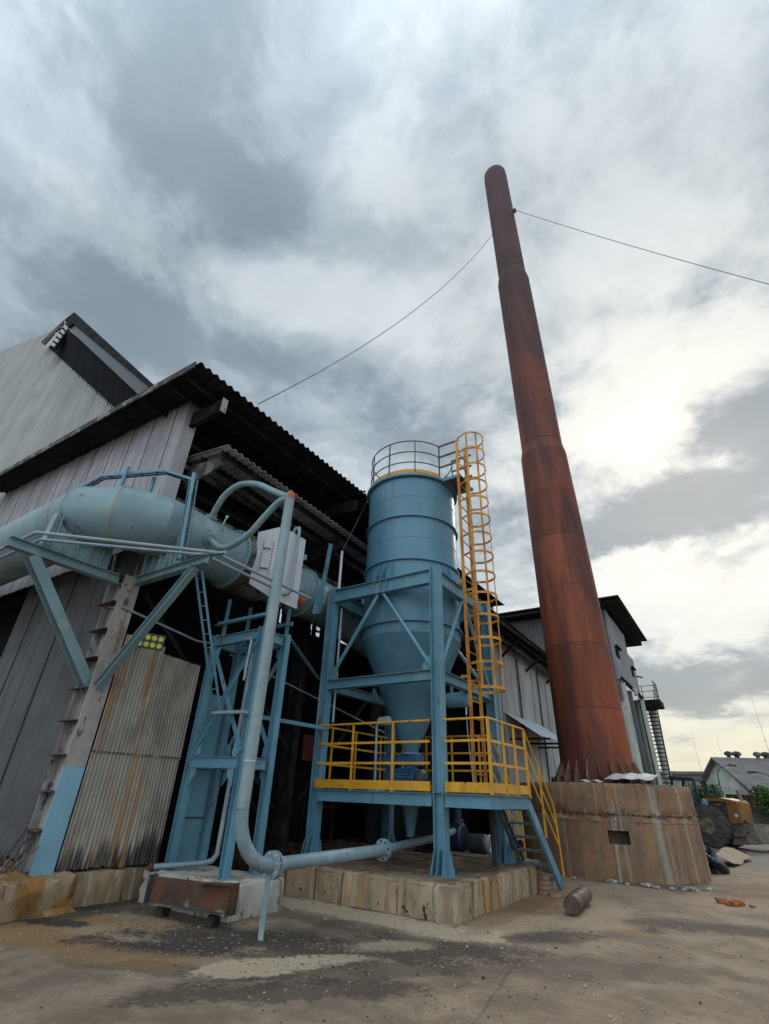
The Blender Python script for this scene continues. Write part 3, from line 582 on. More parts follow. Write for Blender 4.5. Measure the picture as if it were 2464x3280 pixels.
# ------------------------------------------------------------------ annex wall right of the silo
def build_annex():
    t = thing('annex_shed', (-7.3, 20, 0), 'grey sheet walled annex under a dark eave between silo and chimney', 'shed')
    mb = MB(); y = 18.3; i = 0
    while y < 27.6:
        mb.sheet((-7.3+.012*(i % 2), y, .3), (0, 1, 0), (0, 0, 1), .98, 6.95, .0765, .011, .004, 1, 5); y += 1.0; i += 1
    obj('side_wall', mb, M['clady'], t, 0)
    obj('inner_wall', MB().box((-9.2, 13.0, 0), (-9.1, 27.9, 7.6)), M['inner'], t, 0)
    obj('post', MB().ibeam((-7.4, 18.2, 0), (-7.4, 18.2, 7.0), .25, .2, .012, (1, 0, 0)), M['dark'], t, 0)
    v = Vector((-1, 0, .08)).normalized()
    obj('roof', MB().sheet((-6.30, 14.0, 7.62), (0, 1, -.028), v, 13.8, 2.6, .20, .030, .012, 1, 8), M['roof'], t, 30)
    obj('fascia', MB().box((-6.42, 14.1, 7.30), (-6.36, 27.7, 7.48)), M['dark'], t, 0)
    obj('gutter_beam', MB().chan((-6.9, 14.1, 7.22), (-6.9, 27.7, 6.95), .18, .08), M['fascia'], t, 0)
    obj('eave_beam', MB().chan((-6.62, 14.1, 7.38), (-6.62, 27.7, 7.10), .14, .08), M['dark'], t, 0)
    for y in (16.5, 19.5, 22.5, 25.5): obj('eave_bracket', MB().bar((-7.25, y, 6.6), (-6.4, y, 7.25), .06, .1), M['dark'], t, 0)
    for y, w in ((18.6, .02), (21.3, .03), (24.0, .02)): obj('downpipe', MB().tube([(-7.22, y, .3), (-7.22, y, 6.9)], .03, 8), M['dark'], t)
    a = obj('awning', MB().sheet((-5.98, 19.4, 3.60), (0, 1, .005), Vector((-1.3, 0, .86)), 4.3, 1.58, .2, .012, .004, 1, 4), M['galv'], t, 0)
    for y, z in ((19.7, 3.50), (21.2, 3.46), (23.0, 3.46)):
        obj('awning_bracket', MB().angle((-7.25, y, z), (-5.7, y, z-.02), .07), M['dark'], a, 0)
build_annex()

# ------------------------------------------------------------------ tall building beyond the chimney
def build_boiler_house():
    t = thing('boiler_house', (-4.2, 28, 0), 'tall grey building with jutting dark roof directly behind the chimney', 'building')
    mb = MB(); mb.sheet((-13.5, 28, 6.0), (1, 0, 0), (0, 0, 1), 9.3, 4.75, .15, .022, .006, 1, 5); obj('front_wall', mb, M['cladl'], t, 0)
    mb = MB()
    for y0, y1, zt in ((28.0, 29.6, 10.55), (29.6, 31.2, 10.55), (31.2, 32.8, 10.5), (32.8, 34.6, 9.35)):
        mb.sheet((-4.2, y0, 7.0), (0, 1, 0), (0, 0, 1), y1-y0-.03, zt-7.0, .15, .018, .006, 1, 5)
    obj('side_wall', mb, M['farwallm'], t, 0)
    obj('corner_trim', MB().box((-4.32, 27.94, 7.0), (-4.17, 28.05, 10.6)), M['farwallm'], t, 0)
    obj('lintel', MB().chan((-4.15, 28, 7.02), (-4.15, 34.8, 7.02), .22, .08), M['dark'], t, 0)
    # roof with its overhang
    obj('roof', MB().prism([(-14, 27, 11.0), (-3.30, 27, 10.98), (-3.30, 36.4, 10.9), (-14, 36.4, 11.0)], (0, 0, .09)), M['roof'], t, 0)
    obj('soffit', MB().box((-4.18, 27.2, 10.86), (-3.36, 36.2, 10.93)), M['dark'], t, 0); obj('soffit', MB().box((-14, 27.1, 10.80), (-4.22, 27.96, 10.93)), M['dark'], t, 0)
    obj('eave_strut', MB().box((-4.6, 35.0, 10.35), (-3.55, 35.25, 10.75)), M['dark'], t, 0)
    for y0, y1, z0, z1 in ((27.9+.4, 29.2, 8.25, 8.75), (32.6, 33.3, 8.05, 8.5)):
        w = obj('window', MB().box((-4.165, y0, z0), (-4.14, y1, z1)), M['inner'], t, 0)
        obj('frame', MB().box((-4.138, y0-.1, z1), (-4.0, y1+.25, z1+.06)), M['dark'], w, 0)
    for y in (28.45, 34.3):
        obj('pillar', MB().tube([(-4.35, y, 0), (-4.35, y, 6.9)], .30, 20), M['pale'], t)
    obj('back_wall', MB().box((-13.5, 34.9, 0), (-5.2, 35.0, 10.8)), M['inner'], t, 0); obj('inner_wall', MB().box((-5.6, 28.1, 0), (-5.5, 34.9, 7.0)), M['inner'], t, 0)
    obj('pipe_bundle', MB().tube([(-4.62, 31.0, 0), (-4.62, 31.0, 6.9)], .45, 20), M['darkgrey'], t)
    for p, q in (((-4.3, 29.2, 5.9), (-4.3, 31.6, .2)), ((-4.25, 33.8, 7), (-4.25, 33.8, 0))): obj('brace', MB().tube([p, q], .035, 8), M['dark'], t)
    w = obj('wall_lamp', MB().box((-4.12, 31.2, 6.72), (-3.95, 31.5, 7.12)), M['white'], t, 0)
    obj('drip_arm', MB().bar((-4.2, 34.4, 8.35), (-3.85, 34.4, 8.22), .06, .08), M['dark'], t, 0)
build_boiler_house()

def build_outer_stair():
    t = thing('access_stair', (-4.0, 36, 0), 'dark steep metal stair with landing beside the building behind the chimney', 'stair')
    xl, xr = -4.42, -3.62; y0, y1, z0, z1 = 34.0, 36.0, 1.0, 6.75; n = 27
    for i in range(n):
        f = i/(n-1); obj('tread', MB().box((xl, y0+(y1-y0)*f-.11, z0+(z1-z0)*f), (xr, y0+(y1-y0)*f+.11, z0+(z1-z0)*f+.045)), M['dark'], t, 0)
    for x in (xl, xr): obj('stringer', MB().bar((x, y0-.2, z0-.5), (x, y1, z1+.1), .05, .20), M['rust'] if x == xl else M['dark'], t, 0)
    for x, nm in ((xr+.02, 0), (xl, 1)):
        obj('handrail', MB().tube([(x, y0-.2, z0+.5), (x, y1, z1+1.0)], .025, 8), M['dark'], t)
    obj('landing', MB().box((xl-.2, y1-.1, z1+.05), (xr+.28, y1+1.6, z1+.42)), M['dark'], t, 0)
    mb = MB(); zt = z1+.42
    for x, y in ((xr+.1, y1), (xr+.1, y1+.8), (xr+.1, y1+1.5), (xl, y1+1.5)): mb.bar((x, y, zt), (x, y, zt+1.15), .04, .04)
    for dz in (.4, .78, 1.12): mb.bar((xr+.1, y1, zt+dz), (xr+.1, y1+1.5, zt+dz), .03, .03); mb.bar((xl-.2, y1+1.5, zt+dz), (xr+.1, y1+1.5, zt+dz), .03, .03)
    obj('railing', mb, M['dark'], t, 0)
    obj('post', MB().tube([(-4.05, 37.2, 0), (-4.05, 37.2, z1)], .23, 18), M['pale'], t)
build_outer_stair()

# ================================================================== CHIMNEY
CH = (-3.6, 16.72)
def build_chimney():
    t = thing('chimney', (CH[0], CH[1], 2.0), 'very tall rust brown steel chimney tapering in three sections', 'chimney')
    tilt = (-.0055, -.001); c = (CH[0], CH[1], 2.0); D = 2.0
    obj('lower_shaft', MB().lathe([(1.0, .02), (.985, 3), (.94, 8), (.885, 13.6-D)], c, 64, tilt=tilt), M['chimney'], t)
    obj('reducer', MB().lathe([(.885, 13.6-D), (.79, 14.15-D)], c, 64, tilt=tilt), M['chimney'], t)
    obj('middle_shaft', MB().lathe([(.802, 14.15-D), (.795, 25.0-D)], c, 64, tilt=tilt), M['chimney'], t)
    obj('reducer', MB().lathe([(.795, 25.0-D), (.705, 25.6-D)], c, 64, tilt=tilt), M['chimney'], t)
    obj('upper_shaft', MB().lathe([(.70, 25.6-D), (.69, 35.6-D), (.67, 36.05-D), (.62, 36.12-D), (.61, 35.2-D)], c, 64, tilt=tilt), M['chimney'], t)
    for z in (3.8, 5.7, 7.6, 9.5, 11.4):
        r = 1.0-.0098*(z-2); obj('weld_seam', MB().lathe([(r, z-D-.02), (r+.008, z-D), (r, z-D+.02)], c, 64, tilt=tilt), M['chimney'], t)
    obj('base_plate', MB().lathe([(.9, 0), (1.36, 0), (1.36, .035), (.9, .035)], c, 48), M['rust'], t)
    for k in range(22):
        a = 2*pi*k/22+.1; ca, sa = math.cos(a), math.sin(a); p = lambda r, z: (c[0]+r*ca, c[1]+r*sa, c[2]+z)
        obj('gusset', MB().prism([p(.985, .036), p(1.27, .036), p(1.25, .10), p(.985, .62)], (-sa*.022, ca*.022, 0)), M['gusset'], t, 0)
        obj('anchor_bolt', MB().lathe([(.0, .16), (.028, .16), (.028, .03)], p(1.30, 0), 6), M['dark'], t, 0)
    obj('wire_lug', MB().box((CH[0]+.55, CH[1]-.45, 30.4), (CH[0]+.75, CH[1]-.38, 30.75)), M['dark'], t, 0)
build_chimney()

def build_pedestal():
    t = thing('chimney_pedestal', (CH[0], CH[1], 0), 'broad brown streaked concrete pedestal carrying the chimney', 'pedestal')
    n, rows = 120, 22; r = random.Random(5); vs = []; H = 1.985; Rb = 2.24
    na = math.atan2(14.75-CH[1], -2.97-CH[0])       # niche direction
    def rad(a): return Rb*(1+.0*math.cos(8*a))
    fs = []; niche = []
    for k in range(rows+1):
        z = H*k/rows
        for j in range(n):
            a = 2*pi*j/n; q = rad(a)+r.uniform(-.006, .006)
            if abs(z-1.31) < .05: q += r.choice((-.07, -.05, .0, .035))+r.uniform(-.02, .02)
            elif 1.1 < z < 1.3: q += .012
            if k == rows: q -= .03+r.uniform(0, .03)
            vs.append((CH[0]+q*math.cos(a), CH[1]+q*math.sin(a), z+(r.uniform(-.03, .03) if abs(z-1.30) < .12 else 0)+(r.uniform(-.015, .01) if k == rows else 0)))
    j0 = int(round((na % (2*pi))/(2*pi)*n)); hole = set()
    for k in range(rows):
        for j in range(n):
            dj = (j-j0+n//2) % n-n//2
            if -2 <= dj < 2 and 8 <= k < 11: hole.add((k, j)); continue
            fs.append((k*n+j, k*n+(j+1) % n, (k+1)*n+(j+1) % n, (k+1)*n+j))
    mb = MB(); mb.add(vs, fs); mb.add([vs[rows*n+j] for j in range(n)], [tuple(range(n))])
    obj('body', mb, M['pedestal'], t, 40)
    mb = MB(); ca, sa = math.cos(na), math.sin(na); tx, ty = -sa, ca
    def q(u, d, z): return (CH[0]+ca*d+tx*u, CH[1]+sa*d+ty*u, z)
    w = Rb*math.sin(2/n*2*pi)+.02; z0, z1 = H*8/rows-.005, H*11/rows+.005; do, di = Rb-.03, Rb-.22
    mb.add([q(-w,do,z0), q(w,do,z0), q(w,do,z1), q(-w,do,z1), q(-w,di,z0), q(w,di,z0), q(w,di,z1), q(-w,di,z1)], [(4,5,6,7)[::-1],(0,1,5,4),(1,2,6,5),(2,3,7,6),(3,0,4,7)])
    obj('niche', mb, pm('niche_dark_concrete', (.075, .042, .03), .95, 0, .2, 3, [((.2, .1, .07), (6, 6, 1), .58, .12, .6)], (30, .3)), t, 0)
build_pedestal()
solo('roofing_sheet', MB().sheet((-3.10, 14.95, 2.07), (.99, .02, -.02), (.06, .95, .16), 1.12, .95, .36, .012, .012, 5, 12, .05, lambda x, y: .03*math.sin(x*2.2)), M['asb'], 'large pale wavy roofing sheet lying on the pedestal at the chimney foot', 'roofing sheet', (-2.5, 15.3, 2.0))
solo('sheet_fragment', MB().sheet((-3.75, 15.0, 2.02), (1, .03, 0), (0, 1, .10), .55, .35, .3, .02, .01, 2, 8, .06), M['asb'], 'small broken pale sheet piece on the pedestal left of the large one', 'roofing sheet', (-3.5, 15.1, 2.0))

# ------------------------------------------------------------------ guy wires
def wire(name, p, q, sag, r, label):
    p, q = Vector(p), Vector(q); pts = [p.lerp(q, i/30)+Vector((0, 0, -sag*4*(i/30)*(1-i/30))) for i in range(31)]
    solo(name, MB().tube(pts, r, 6), M['cable'], label, 'wire', p)
WIRE_END = (9.1, 18.7, 15.2)
wire('guy_wire', (CH[0]-.72, CH[1]-.2, 30.0), (-7.3, 5.3, 9.3), 1.2, .014, 'thin sagging wire from the chimney down to the sooty shed eave')
wire('guy_wire', (CH[0]+.66, CH[1]-.4, 30.7), WIRE_END, .35, .014, 'thin wire from the chimney top out to the right edge')
wire('silo_wire', (-7.22, 10.0, 9.75), (-7.4, 8.9, 7.05), .02, .008, 'thin wire hanging from the silo railing to the white pole')

# ================================================================== SILO
SX, SY, SR = -6.05, 10.2, 1.2
def build_silo():
    t = thing('silo', (SX, SY, 2.3), 'large blue round silo with conical bottom and railed top', 'silo')
    c = (SX, SY, 0)
    obj('shell', MB().lathe([(SR, 4.72), (SR, 8.88)], c, 96), M['silo'], t)
    obj('cone', MB().lathe([(SR, 4.72), (.62, 3.42), (.14, 2.36)], c, 96), M['silo'], t, 30)
    obj('roof', MB().lathe([(SR+.05, 8.90), (.5, 9.05), (0, 9.07)], c, 96), M['silo'], t)
    for z, w, h in ((8.93, .09, .07), (7.70, .055, .028), (6.50, .055, .028), (4.98, .065, .03)):
        obj('stiffening_ring', MB().ringbar((SX, SY, z), SR+w/2, w+.01, h, 96), M['silo'], t)
    for z, r in ((4.725, 1.2), (3.43, .625)): obj('weld_bead', MB().lathe([(r+.001, z-.008), (r+.007, z), (r+.001, z+.008)], c, 96), M['silo'], t)
    obj('bottom_flange', MB().lathe([(.0, 2.34), (.23, 2.34), (.23, 2.37), (.13, 2.37)], c, 40), M['blue'], t)
    obj('roof_hatch', MB().lathe([(.30, 9.0), (.30, 9.22), (.33, 9.22), (.33, 9.27), (0, 9.30)], (SX+.45, SY-.35, 0), 32), M['dark'], t)
    b = MB()        # plate joints of the shell courses
    for z0, z1, a0 in ((4.74, 4.96, -70), (5.0, 6.48, -112), (5.0, 6.48, -28), (6.52, 7.68, -80), (6.52, 7.68, 20), (7.72, 8.88, -130), (7.72, 8.88, -50)):
        a = R(a0); b.tube([(SX+SR*math.cos(a), SY+SR*math.sin(a), z0), (SX+SR*math.cos(a), SY+SR*math.sin(a), z1)], .007, 6)
    for z in (5.75, 7.1, 8.3): b.lathe([(SR+.001, z-.006), (SR+.006, z), (SR+.001, z+.006)], c, 96)
    obj('plate_weld', b, M['silo'], t)
    # seat brackets resting on the frame: three plates each side
    for ang in (-90, 0, 90, 180):
        a = R(ang); ca, sa = math.cos(a), math.sin(a); tx, ty = -sa, ca
        b = MB()
        for k in (-1, 0, 1):
            u = k*.17; e = math.sqrt(SR*SR-u*u)
            p = lambda d, z: (SX+ca*d+tx*u, SY+sa*d+ty*u, z)
            b.prism([p(e-.01, 5.93), p(1.46, 5.93), p(1.46, 6.08), p(e+.02, 6.46), p(e-.01, 6.46)], (tx*.014, ty*.014, 0))
        obj('support_bracket', b, M['blue'], t, 0)
    obj('lifting_lug', MB().prism([(SX-.74, SY-.42, 3.43), (SX-.60, SY-.50, 3.43), (SX-.62, SY-.56, 3.60), (SX-.70, SY-.54, 3.70), (SX-.78, SY-.48, 3.60)], (.012, .016, 0)), M['blue'], t, 0)
    v = obj('vibrator', MB().tube([(SX-.50, SY-.52, 2.97), (SX-.18, SY-.62, 2.97)], [.075]*2, 16), M['cream'], t)
    b = MB()
    for k in range(5): b.ringbar((0, 0, 0), .085, .03, .012, 16)
    bb = MB()
    for k in range(5):
        f = k/4; p = Vector((SX-.47, SY-.53, 2.97)).lerp(Vector((SX-.21, SY-.61, 2.97)), f); d = Vector((.32, -.1, 0)).normalized()
        bb.tube([p-d*.008, p+d*.008], .09, 14)
    obj('cooling_fin', bb, M['cream'], v, 30)
    # railing on the roof: posts, three rings, toe board, gap at the ladder side
    a0, a1 = R(22), R(340)
    for z in (9.38, 9.73, 10.10):
        obj('handrail', MB().tube([(SX+1.19*math.cos(a0+(a1-a0)*k/60), SY+1.19*math.sin(a0+(a1-a0)*k/60), z) for k in range(61)], .016, 8), M['yellow'] if z < 9.3 else M['railtop'], t)
    for k in range(10):
        a = a0+(a1-a0)*k/9; x, y = SX+1.19*math.cos(a), SY+1.19*math.sin(a)
        obj('post', MB().bar((x, y, 8.95), (x, y, 10.11), .03, .03, (math.cos(a), math.sin(a), 0)), M['railtop'], t, 0)
    obj('toe_board', MB().ringbar((SX, SY, 9.09), 1.20, .008, .10, 64, a0, a1), M['yellow'], t)
    for s_ in (-1, 1):      # bridge from the roof to the ladder
        y = SY+s_*.40
        x0 = SX+1.10
        for z in (9.38, 9.73, 10.10): obj('bridge_rail', MB().bar((x0, y, z), (-4.32, y+(.18 if s_ < 0 else -.10)*0, z), .03, .05), M['railtop'], t, 0)
        obj('bridge_beam', MB().bar((x0-.1, y, 8.93), (-4.32, y, 8.93), .05, .08), M['blue'], t, 0)
    obj('bridge_deck', MB().box((SX+1.1, SY-.40, 8.96), (-4.36, SY+.40, 8.985)), M['railtop'], t, 0)
M['railtop'] = pm('rail_rusty_dark_yellow', (.13, .075, .03), .5, 0, .2, 3, [((.05, .04, .045), (5, 5, 5), .5, .15, .8)], (60, .05))
build_silo()

FX0, FX1, FY0, FY1 = -7.48, -4.62, 8.83, 11.55
ZP = 1.62
def hcol(mb, x, y, z0, z1, h=.205, b=.205): return mb.ibeam((x, y, z0), (x, y, z1), h, b, .014, (1, 0, 0), .010)
def build_frame():
    t = thing('silo_stand', ((FX0+FX1)/2, (FY0+FY1)/2, .44), 'blue steel frame of four columns carrying the silo above a yellow railed deck', 'steel frame')
    for x, y in ((FX1, FY0), (FX0, FY0), (FX1, FY1), (FX0, FY1)):
        b = MB(); hcol(b, x, y, .455, 6.0)
        c = obj('column', b, M['blue'], t, 0)
        obj('base_plate', MB().box((x-.24, y-.24, .435), (x+.24, y+.24, .456)), M['blue'], c, 0)
        g = MB()
        for dx in (-.103, .103):
            s_ = 1 if dx > 0 else -1
            g.prism([(x+dx, y+.006, .457), (x+dx+s_*.13, y+.006, .457), (x+dx+s_*.11, y+.006, .56), (x+dx+s_*.03, y+.006, .76), (x+dx, y+.006, .76)], (0, -.012, 0))
            for s2 in (-1, 1): g.prism([(x+dx*.95, y+s2*.104, .457), (x+dx*.95, y+s2*.22, .457), (x+dx*.95, y+s2*.13, .76), (x+dx*.95, y+s2*.104, .76)], (.012, 0, 0))
        for s2 in (-1, 1): g.prism([(x+.006, y+s2*.02, .457), (x+.006, y+s2*.24, .457), (x+.006, y+s2*.20, .58), (x+.006, y+s2*.13, .80), (x+.006, y+s2*.02, .80)], (-.012, 0, 0))
        obj('base_gusset', g, M['blue'], c, 0)
    hx, hy = .105, .09
    for z, h in ((5.76, .32), (3.66, .20)):
        for y in (FY0-.02, FY1+.02): obj('beam', MB().ibeam((FX0+hx, y, z), (FX1-hx, y, z), h, .17, .013), M['blue'], t, 0)
        for x in (FX0, FX1): obj('beam', MB().ibeam((x, FY0+hy, z), (x, FY1-hy, z), h, .15, .013), M['blue'], t, 0)
    mx = (FX0+FX1)/2
    b = MB()
    for dx in (-.18, 0, .18): b.box((mx+dx-.006, FY0-.10, 5.615), (mx+dx+.006, FY0-.03, 5.905))
    obj('beam_stiffener', b, M['blue'], t, 0)
    for y in (FY0-.02, FY1+.02):
        for s_, xe in ((-1, FX0+.12), (1, FX1-.12)):
            br = obj('pipe_brace', MB().tube([(mx+s_*.07, y, 5.59), (xe, y, 3.80)], .045, 14), M['blue'], t)
            g = MB(); yy = y-.015 if y < 10 else y+.005
            g.prism([(xe-s_*.0, yy, 3.77), (xe-s_*.22, yy, 3.77), (xe-s_*.22, yy, 3.86), (xe-s_*.08, yy, 4.05), (xe, yy, 4.05)], (0, .01, 0))
            obj('gusset_plate', g, M['blue'], br, 0)
    my = (FY0+FY1)/2
    for x in (FX0, FX1):
        for s_, ye in ((-1, FY0+.12), (1, FY1-.12)):
            obj('pipe_brace', MB().tube([(x, my+s_*.07, 5.59), (x, ye, 3.80)], .045, 14), M['blue'], t)
    # platform channels and deck
    for p, q in (((FX0+.12, FY0-.10, ZP-.1), (FX1-.13, FY0-.10, ZP-.1)), ((FX1+.14, FY0-.10, ZP-.1), (-3.63, FY0-.10, ZP-.1))):
        obj('deck_beam', MB().chan(p, q, .20, .08, .010), M['blue'], t, 0)
    obj('deck_beam', MB().chan((-3.63, FY0-.095, ZP-.1), (-3.63, 10.55, ZP-.1), .20, .08, .010), M['blue'], t, 0)
    for y in (10.55, FY1): obj('deck_beam', MB().chan((FX0+.1 if y > 11 else FX1, y, ZP-.1), (-3.66 if y < 11 else FX1-.1, y, ZP-.1), .20, .08), M['blue'], t, 0)
    for x in (-6.7, -5.4): obj('deck_beam', MB().chan((x, FY0-.02, ZP-.1), (x, FY1, ZP-.1), .16, .06), M['blue'], t, 0)
    obj('deck_plate', MB().box((FX0-.05, FY0-.10, ZP+.002), (-3.60, 10.56, ZP+.010)), M['tread'], t, 0)
    obj('deck_plate', MB().box((FX0-.05, 10.563, ZP+.002), (FX1+.05, FY1+.05, ZP+.010)), M['tread'], t, 0)
    obj('prop_column', MB().ibeam((-4.45, 10.7, .44), (-4.45, 10.7, 1.5), .1, .1, .008, (1, 0, 0)), M['darkgrey'], t, 0)
    return t
FRAME = build_frame()

def rails(p, q, posts, name='guard_rail', ends=True, mat='yellow'):
    """one straight run of deck railing: top tube, two flat bars, toe board, posts"""
    p, q = Vector(p), Vector(q); r_ = obj(name, MB().tube([p+Vector((0, 0, 1.19)), q+Vector((0, 0, 1.19))], .021, 10), M[mat], FRAME)
    for z in (.47, .83): obj('mid_bar', MB().bar(p+Vector((0, 0, z)), q+Vector((0, 0, z)), .012, .042), M[mat], r_, 0)
    obj('toe_board', MB().bar(p+Vector((0, 0, .105)), q+Vector((0, 0, .105)), .010, .15), M[mat], r_, 0)
    for f in posts:
        c = p.lerp(q, f); obj('post', MB().bar(c, c+Vector((0, 0, 1.18)), .034, .034, (1, 0, 0)), M[mat], r_, 0)
yf = FY0-.13
rails((FX0+.04, yf, ZP), (FX1-.14, yf, ZP), (.34, .70))
rails((FX1+.16, yf, ZP), (-3.60, yf, ZP), (1.0,))
rails((-3.60, yf+.04, ZP), (-3.60, 10.55, ZP), (.0, .36, .68, 1.0))
rails((FX0+.03, yf+.05, ZP), (FX0+.03, FY1-.2, ZP), (.16, .5, .9))
rails((FX0+.2, FY1-.1, ZP), (FX1-.1, FY1-.1, ZP), (.1, .36, .63, .9))

def build_ladder():
    x, ya, yb = -4.30, 9.61, 10.13; z0, z1 = 1.66, 9.98
    t = thing('caged_ladder', (x, (ya+yb)/2, z0), 'tall yellow ladder with round safety cage beside the silo', 'ladder')
    for y in (ya, yb): obj('stringer', MB().bar((x, y, z0), (x, y, z1), .014, .075, (1, 0, 0)), M['ladder'], t, 0)
    n = 24
    for i in range(n):
        z = z0+.30+i*.33; obj('rung', MB().tube([(x, ya, z), (x, yb, z)], .013, 8), M['ladder'], t)
    cy = (ya+yb)/2; zs = [3.50+i*.50 for i in range(14)]
    def hoop(s): # s 0..1 along the hoop
        a = -pi/2+pi*s; return (x+.28+.36*math.cos(a), cy+.36*math.sin(a))
    for z in zs:
        pts = [(x+.03, ya)]+[hoop(k/18) for k in range(19)]+[(x+.03, yb)]
        mb = MB()
        for (a, b) in zip(pts[:-1], pts[1:]): mb.bar((a[0], a[1], z), (b[0], b[1], z), .007, .055)
        obj('cage_hoop', mb, M['ladder'], t, 50)
    for s in (.04, .27, .5, .73, .96):
        h = hoop(s); d = Vector((h[0]-x-.28, h[1]-cy, 0)).normalized()
        obj('cage_strap', MB().bar((h[0]-d.x*.008, h[1]-d.y*.008, zs[0]-.03), (h[0]-d.x*.008, h[1]-d.y*.008, zs[-1]+.03), .045, .006, d), M['ladder'], t, 0)
    for z, y in ((5.85, ya), (5.85, yb), (3.75, ya), (3.75, yb)):
        xe = FX1+.13 if z < 7 else SX+1.15
        obj('wall_bracket', MB().bar((x, y, z), (xe, y if z < 7 else (9.85 if y == ya else 10.4), z), .012, .06), M['ladder'], t, 0)
M['ladder'] = pm('ladder_yellow', (.55, .235, .012), .48, 0, .12, 2, [((.28, .085, .02), (5, 5, 1.5), .52, .14, .7), (RUSTD, (9, 9, 5), .68, .06, .7)], (80, .04))
build_ladder()

def build_stair():
    xl, xr = -4.32, -3.64; y0, y1 = 10.62, 12.08; za, zb = 1.50, .02
    t = thing('steel_stair', (xr, y1, 0), 'blue steel stair with yellow handrails leading up to the silo deck', 'stair')
    for x in (xl, xr): obj('stringer', MB().chan((x, y0, za), (x, y1, zb+.1), .19, .06 if x == xl else -.06, .01 if x == xl else -.01), M['tread'] if x == xl else M['blue'], t, 0)
    for i in range(6):
        f = (i+.6)/6.3; obj('tread', MB().box((xl+.02, y0+(y1-y0)*f-.09, za+.02+(zb-za)*f), (xr-.02, y0+(y1-y0)*f+.13, za+.055+(zb-za)*f)), M['tread'], t, 0)
    obj('foot', MB().box((xr-.07, y1-.06, 0), (xr+.01, y1+.04, .22)), M['tread'], t, 0)
    for x in (xl-.03, xr+.04):
        a = Vector((x, y0-.06, ZP+1.19)); b = Vector((x, y1-.12, 1.52)); c = Vector((x, y1+.02, .62))
        h = obj('handrail', MB().tube([a, b, (x, y1-.07, 1.38), c, (x, y1+.04, .25)], .020, 10), M['yellow'], t)
        off = Vector((0, 0, -.36))
        for k in (1, 2): obj('mid_rail', MB().bar(a+off*k, b+off*k+Vector((0, .03*k, 0)), .012, .04), M['yellow'], h, 0)
        for f in (.02, .52):
            p = a.lerp(b, f); obj('post', MB().bar(p, p+Vector((0, 0, -1.2)), .034, .034, (1, 0, 0)), M['yellow'], h, 0)
build_stair()

PL = solo('silo_plinth', MB().rough_box((-8.1, 8.02, 0), (-3.99, 11.75, .44), (60, 52, 6), .009, 21, .008), M['plinthc'], 'rust streaked concrete plinth under the silo frame', 'plinth', (-6, 10, 0), smooth=60)
solo('plinth_screed', MB().rough_box((-7.95, 8.14, .435), (-4.1, 11.7, .452), (20, 20, 1), .010, 31, .003), M['concd'], 'brown dusty surface layer on top of the silo plinth', 'screed', (-6, 10, .44), smooth=25)
solo('plinth_block', MB().rough_box((-4.5, 11.77, 0), (-3.95, 11.95, .50), (6, 3, 4), .018, 22, .02), M['conc'], 'low broken concrete block at the far end of the silo plinth', 'concrete block', (-4.2, 11.85, 0), smooth=25)

# bricks stacked beside the plinth
bm_b = MB().rough_box((-.11, -.055, 0), (.11, .055, .07), (3, 2, 1), .004, 9)
br0 = None
BRICKS = [(-3.86, 11.62, 0, .1), (-3.86, 11.75, 0, .05), (-3.85, 11.88, 0, -.1), (-3.88, 11.65, .072, .12), (-3.87, 11.79, .072, 0), (-3.88, 11.70, .144, .1), (-3.88, 11.84, .144, -.1), (-3.89, 11.77, .216, .05)]
BL = ['lower near', 'lower middle', 'lower far', 'second course near', 'second course far', 'third course near', 'third course far', 'topmost']
for i, (x, y, z, a) in enumerate(BRICKS):
    if br0 is None: br0 = obj('loose_brick', bm_b, M['brick'], None, 0); o = br0
    else: o = br0.copy(); COL.objects.link(o)
    o.location = (x, y, z); o.rotation_euler = (0, 0, a)
    tag(o, 'dusty red brick, %s in the little stack beside the plinth' % BL[i], 'brick', 'bricks stacked by the silo plinth')
for i, (x, y, a) in enumerate(((-3.62, 11.46, .5), (-3.50, 11.62, .2), (-3.58, 11.75, -.1))):
    o = br0.copy(); COL.objects.link(o); o.location = (x, y, 0 if i != 1 else .0); o.rotation_euler = (0, 0, a)
    tag(o, 'dusty red brick on the ground, %s of three near the stair foot' % ['nearest', 'middle', 'farthest'][i], 'brick', 'bricks on the ground by the stair')

# ------------------------------------------------------------------ machines under the silo
def build_valve():
    t = thing('gate_valve', (SX, SY, 2.2), 'blue slide gate valve with round handwheel under the silo cone', 'valve')
    obj('valve_body', MB().box((SX-.24, SY-.17, 2.13), (SX+.24, SY+.17, 2.333)), M['motor'], t, 0)
    obj('slide_frame', MB().box((SX-.62, SY-.13, 2.17), (SX-.245, SY+.13, 2.27)), M['motor'], t, 0)
    obj('spindle', MB().tube([(SX-.62, SY-.02, 2.22), (SX-.72, SY-.02, 2.22)], .02, 8), M['motor'], t)
    h = MB().tube([(SX-.72, SY-.02+.15*math.cos(2*pi*k/24), 2.22+.15*math.sin(2*pi*k/24)) for k in range(24)], .014, 8, False, True)
    for k in range(4): a = pi*k/4+.3; h.bar((SX-.72, SY-.02-.15*math.cos(a), 2.22-.15*math.sin(a)), (SX-.72, SY-.02+.15*math.cos(a), 2.22+.15*math.sin(a)), .014, .014)
    w = obj('handwheel', h, M['motor'], t)
    w.rotation_euler = (0, 0, 0)
build_valve()
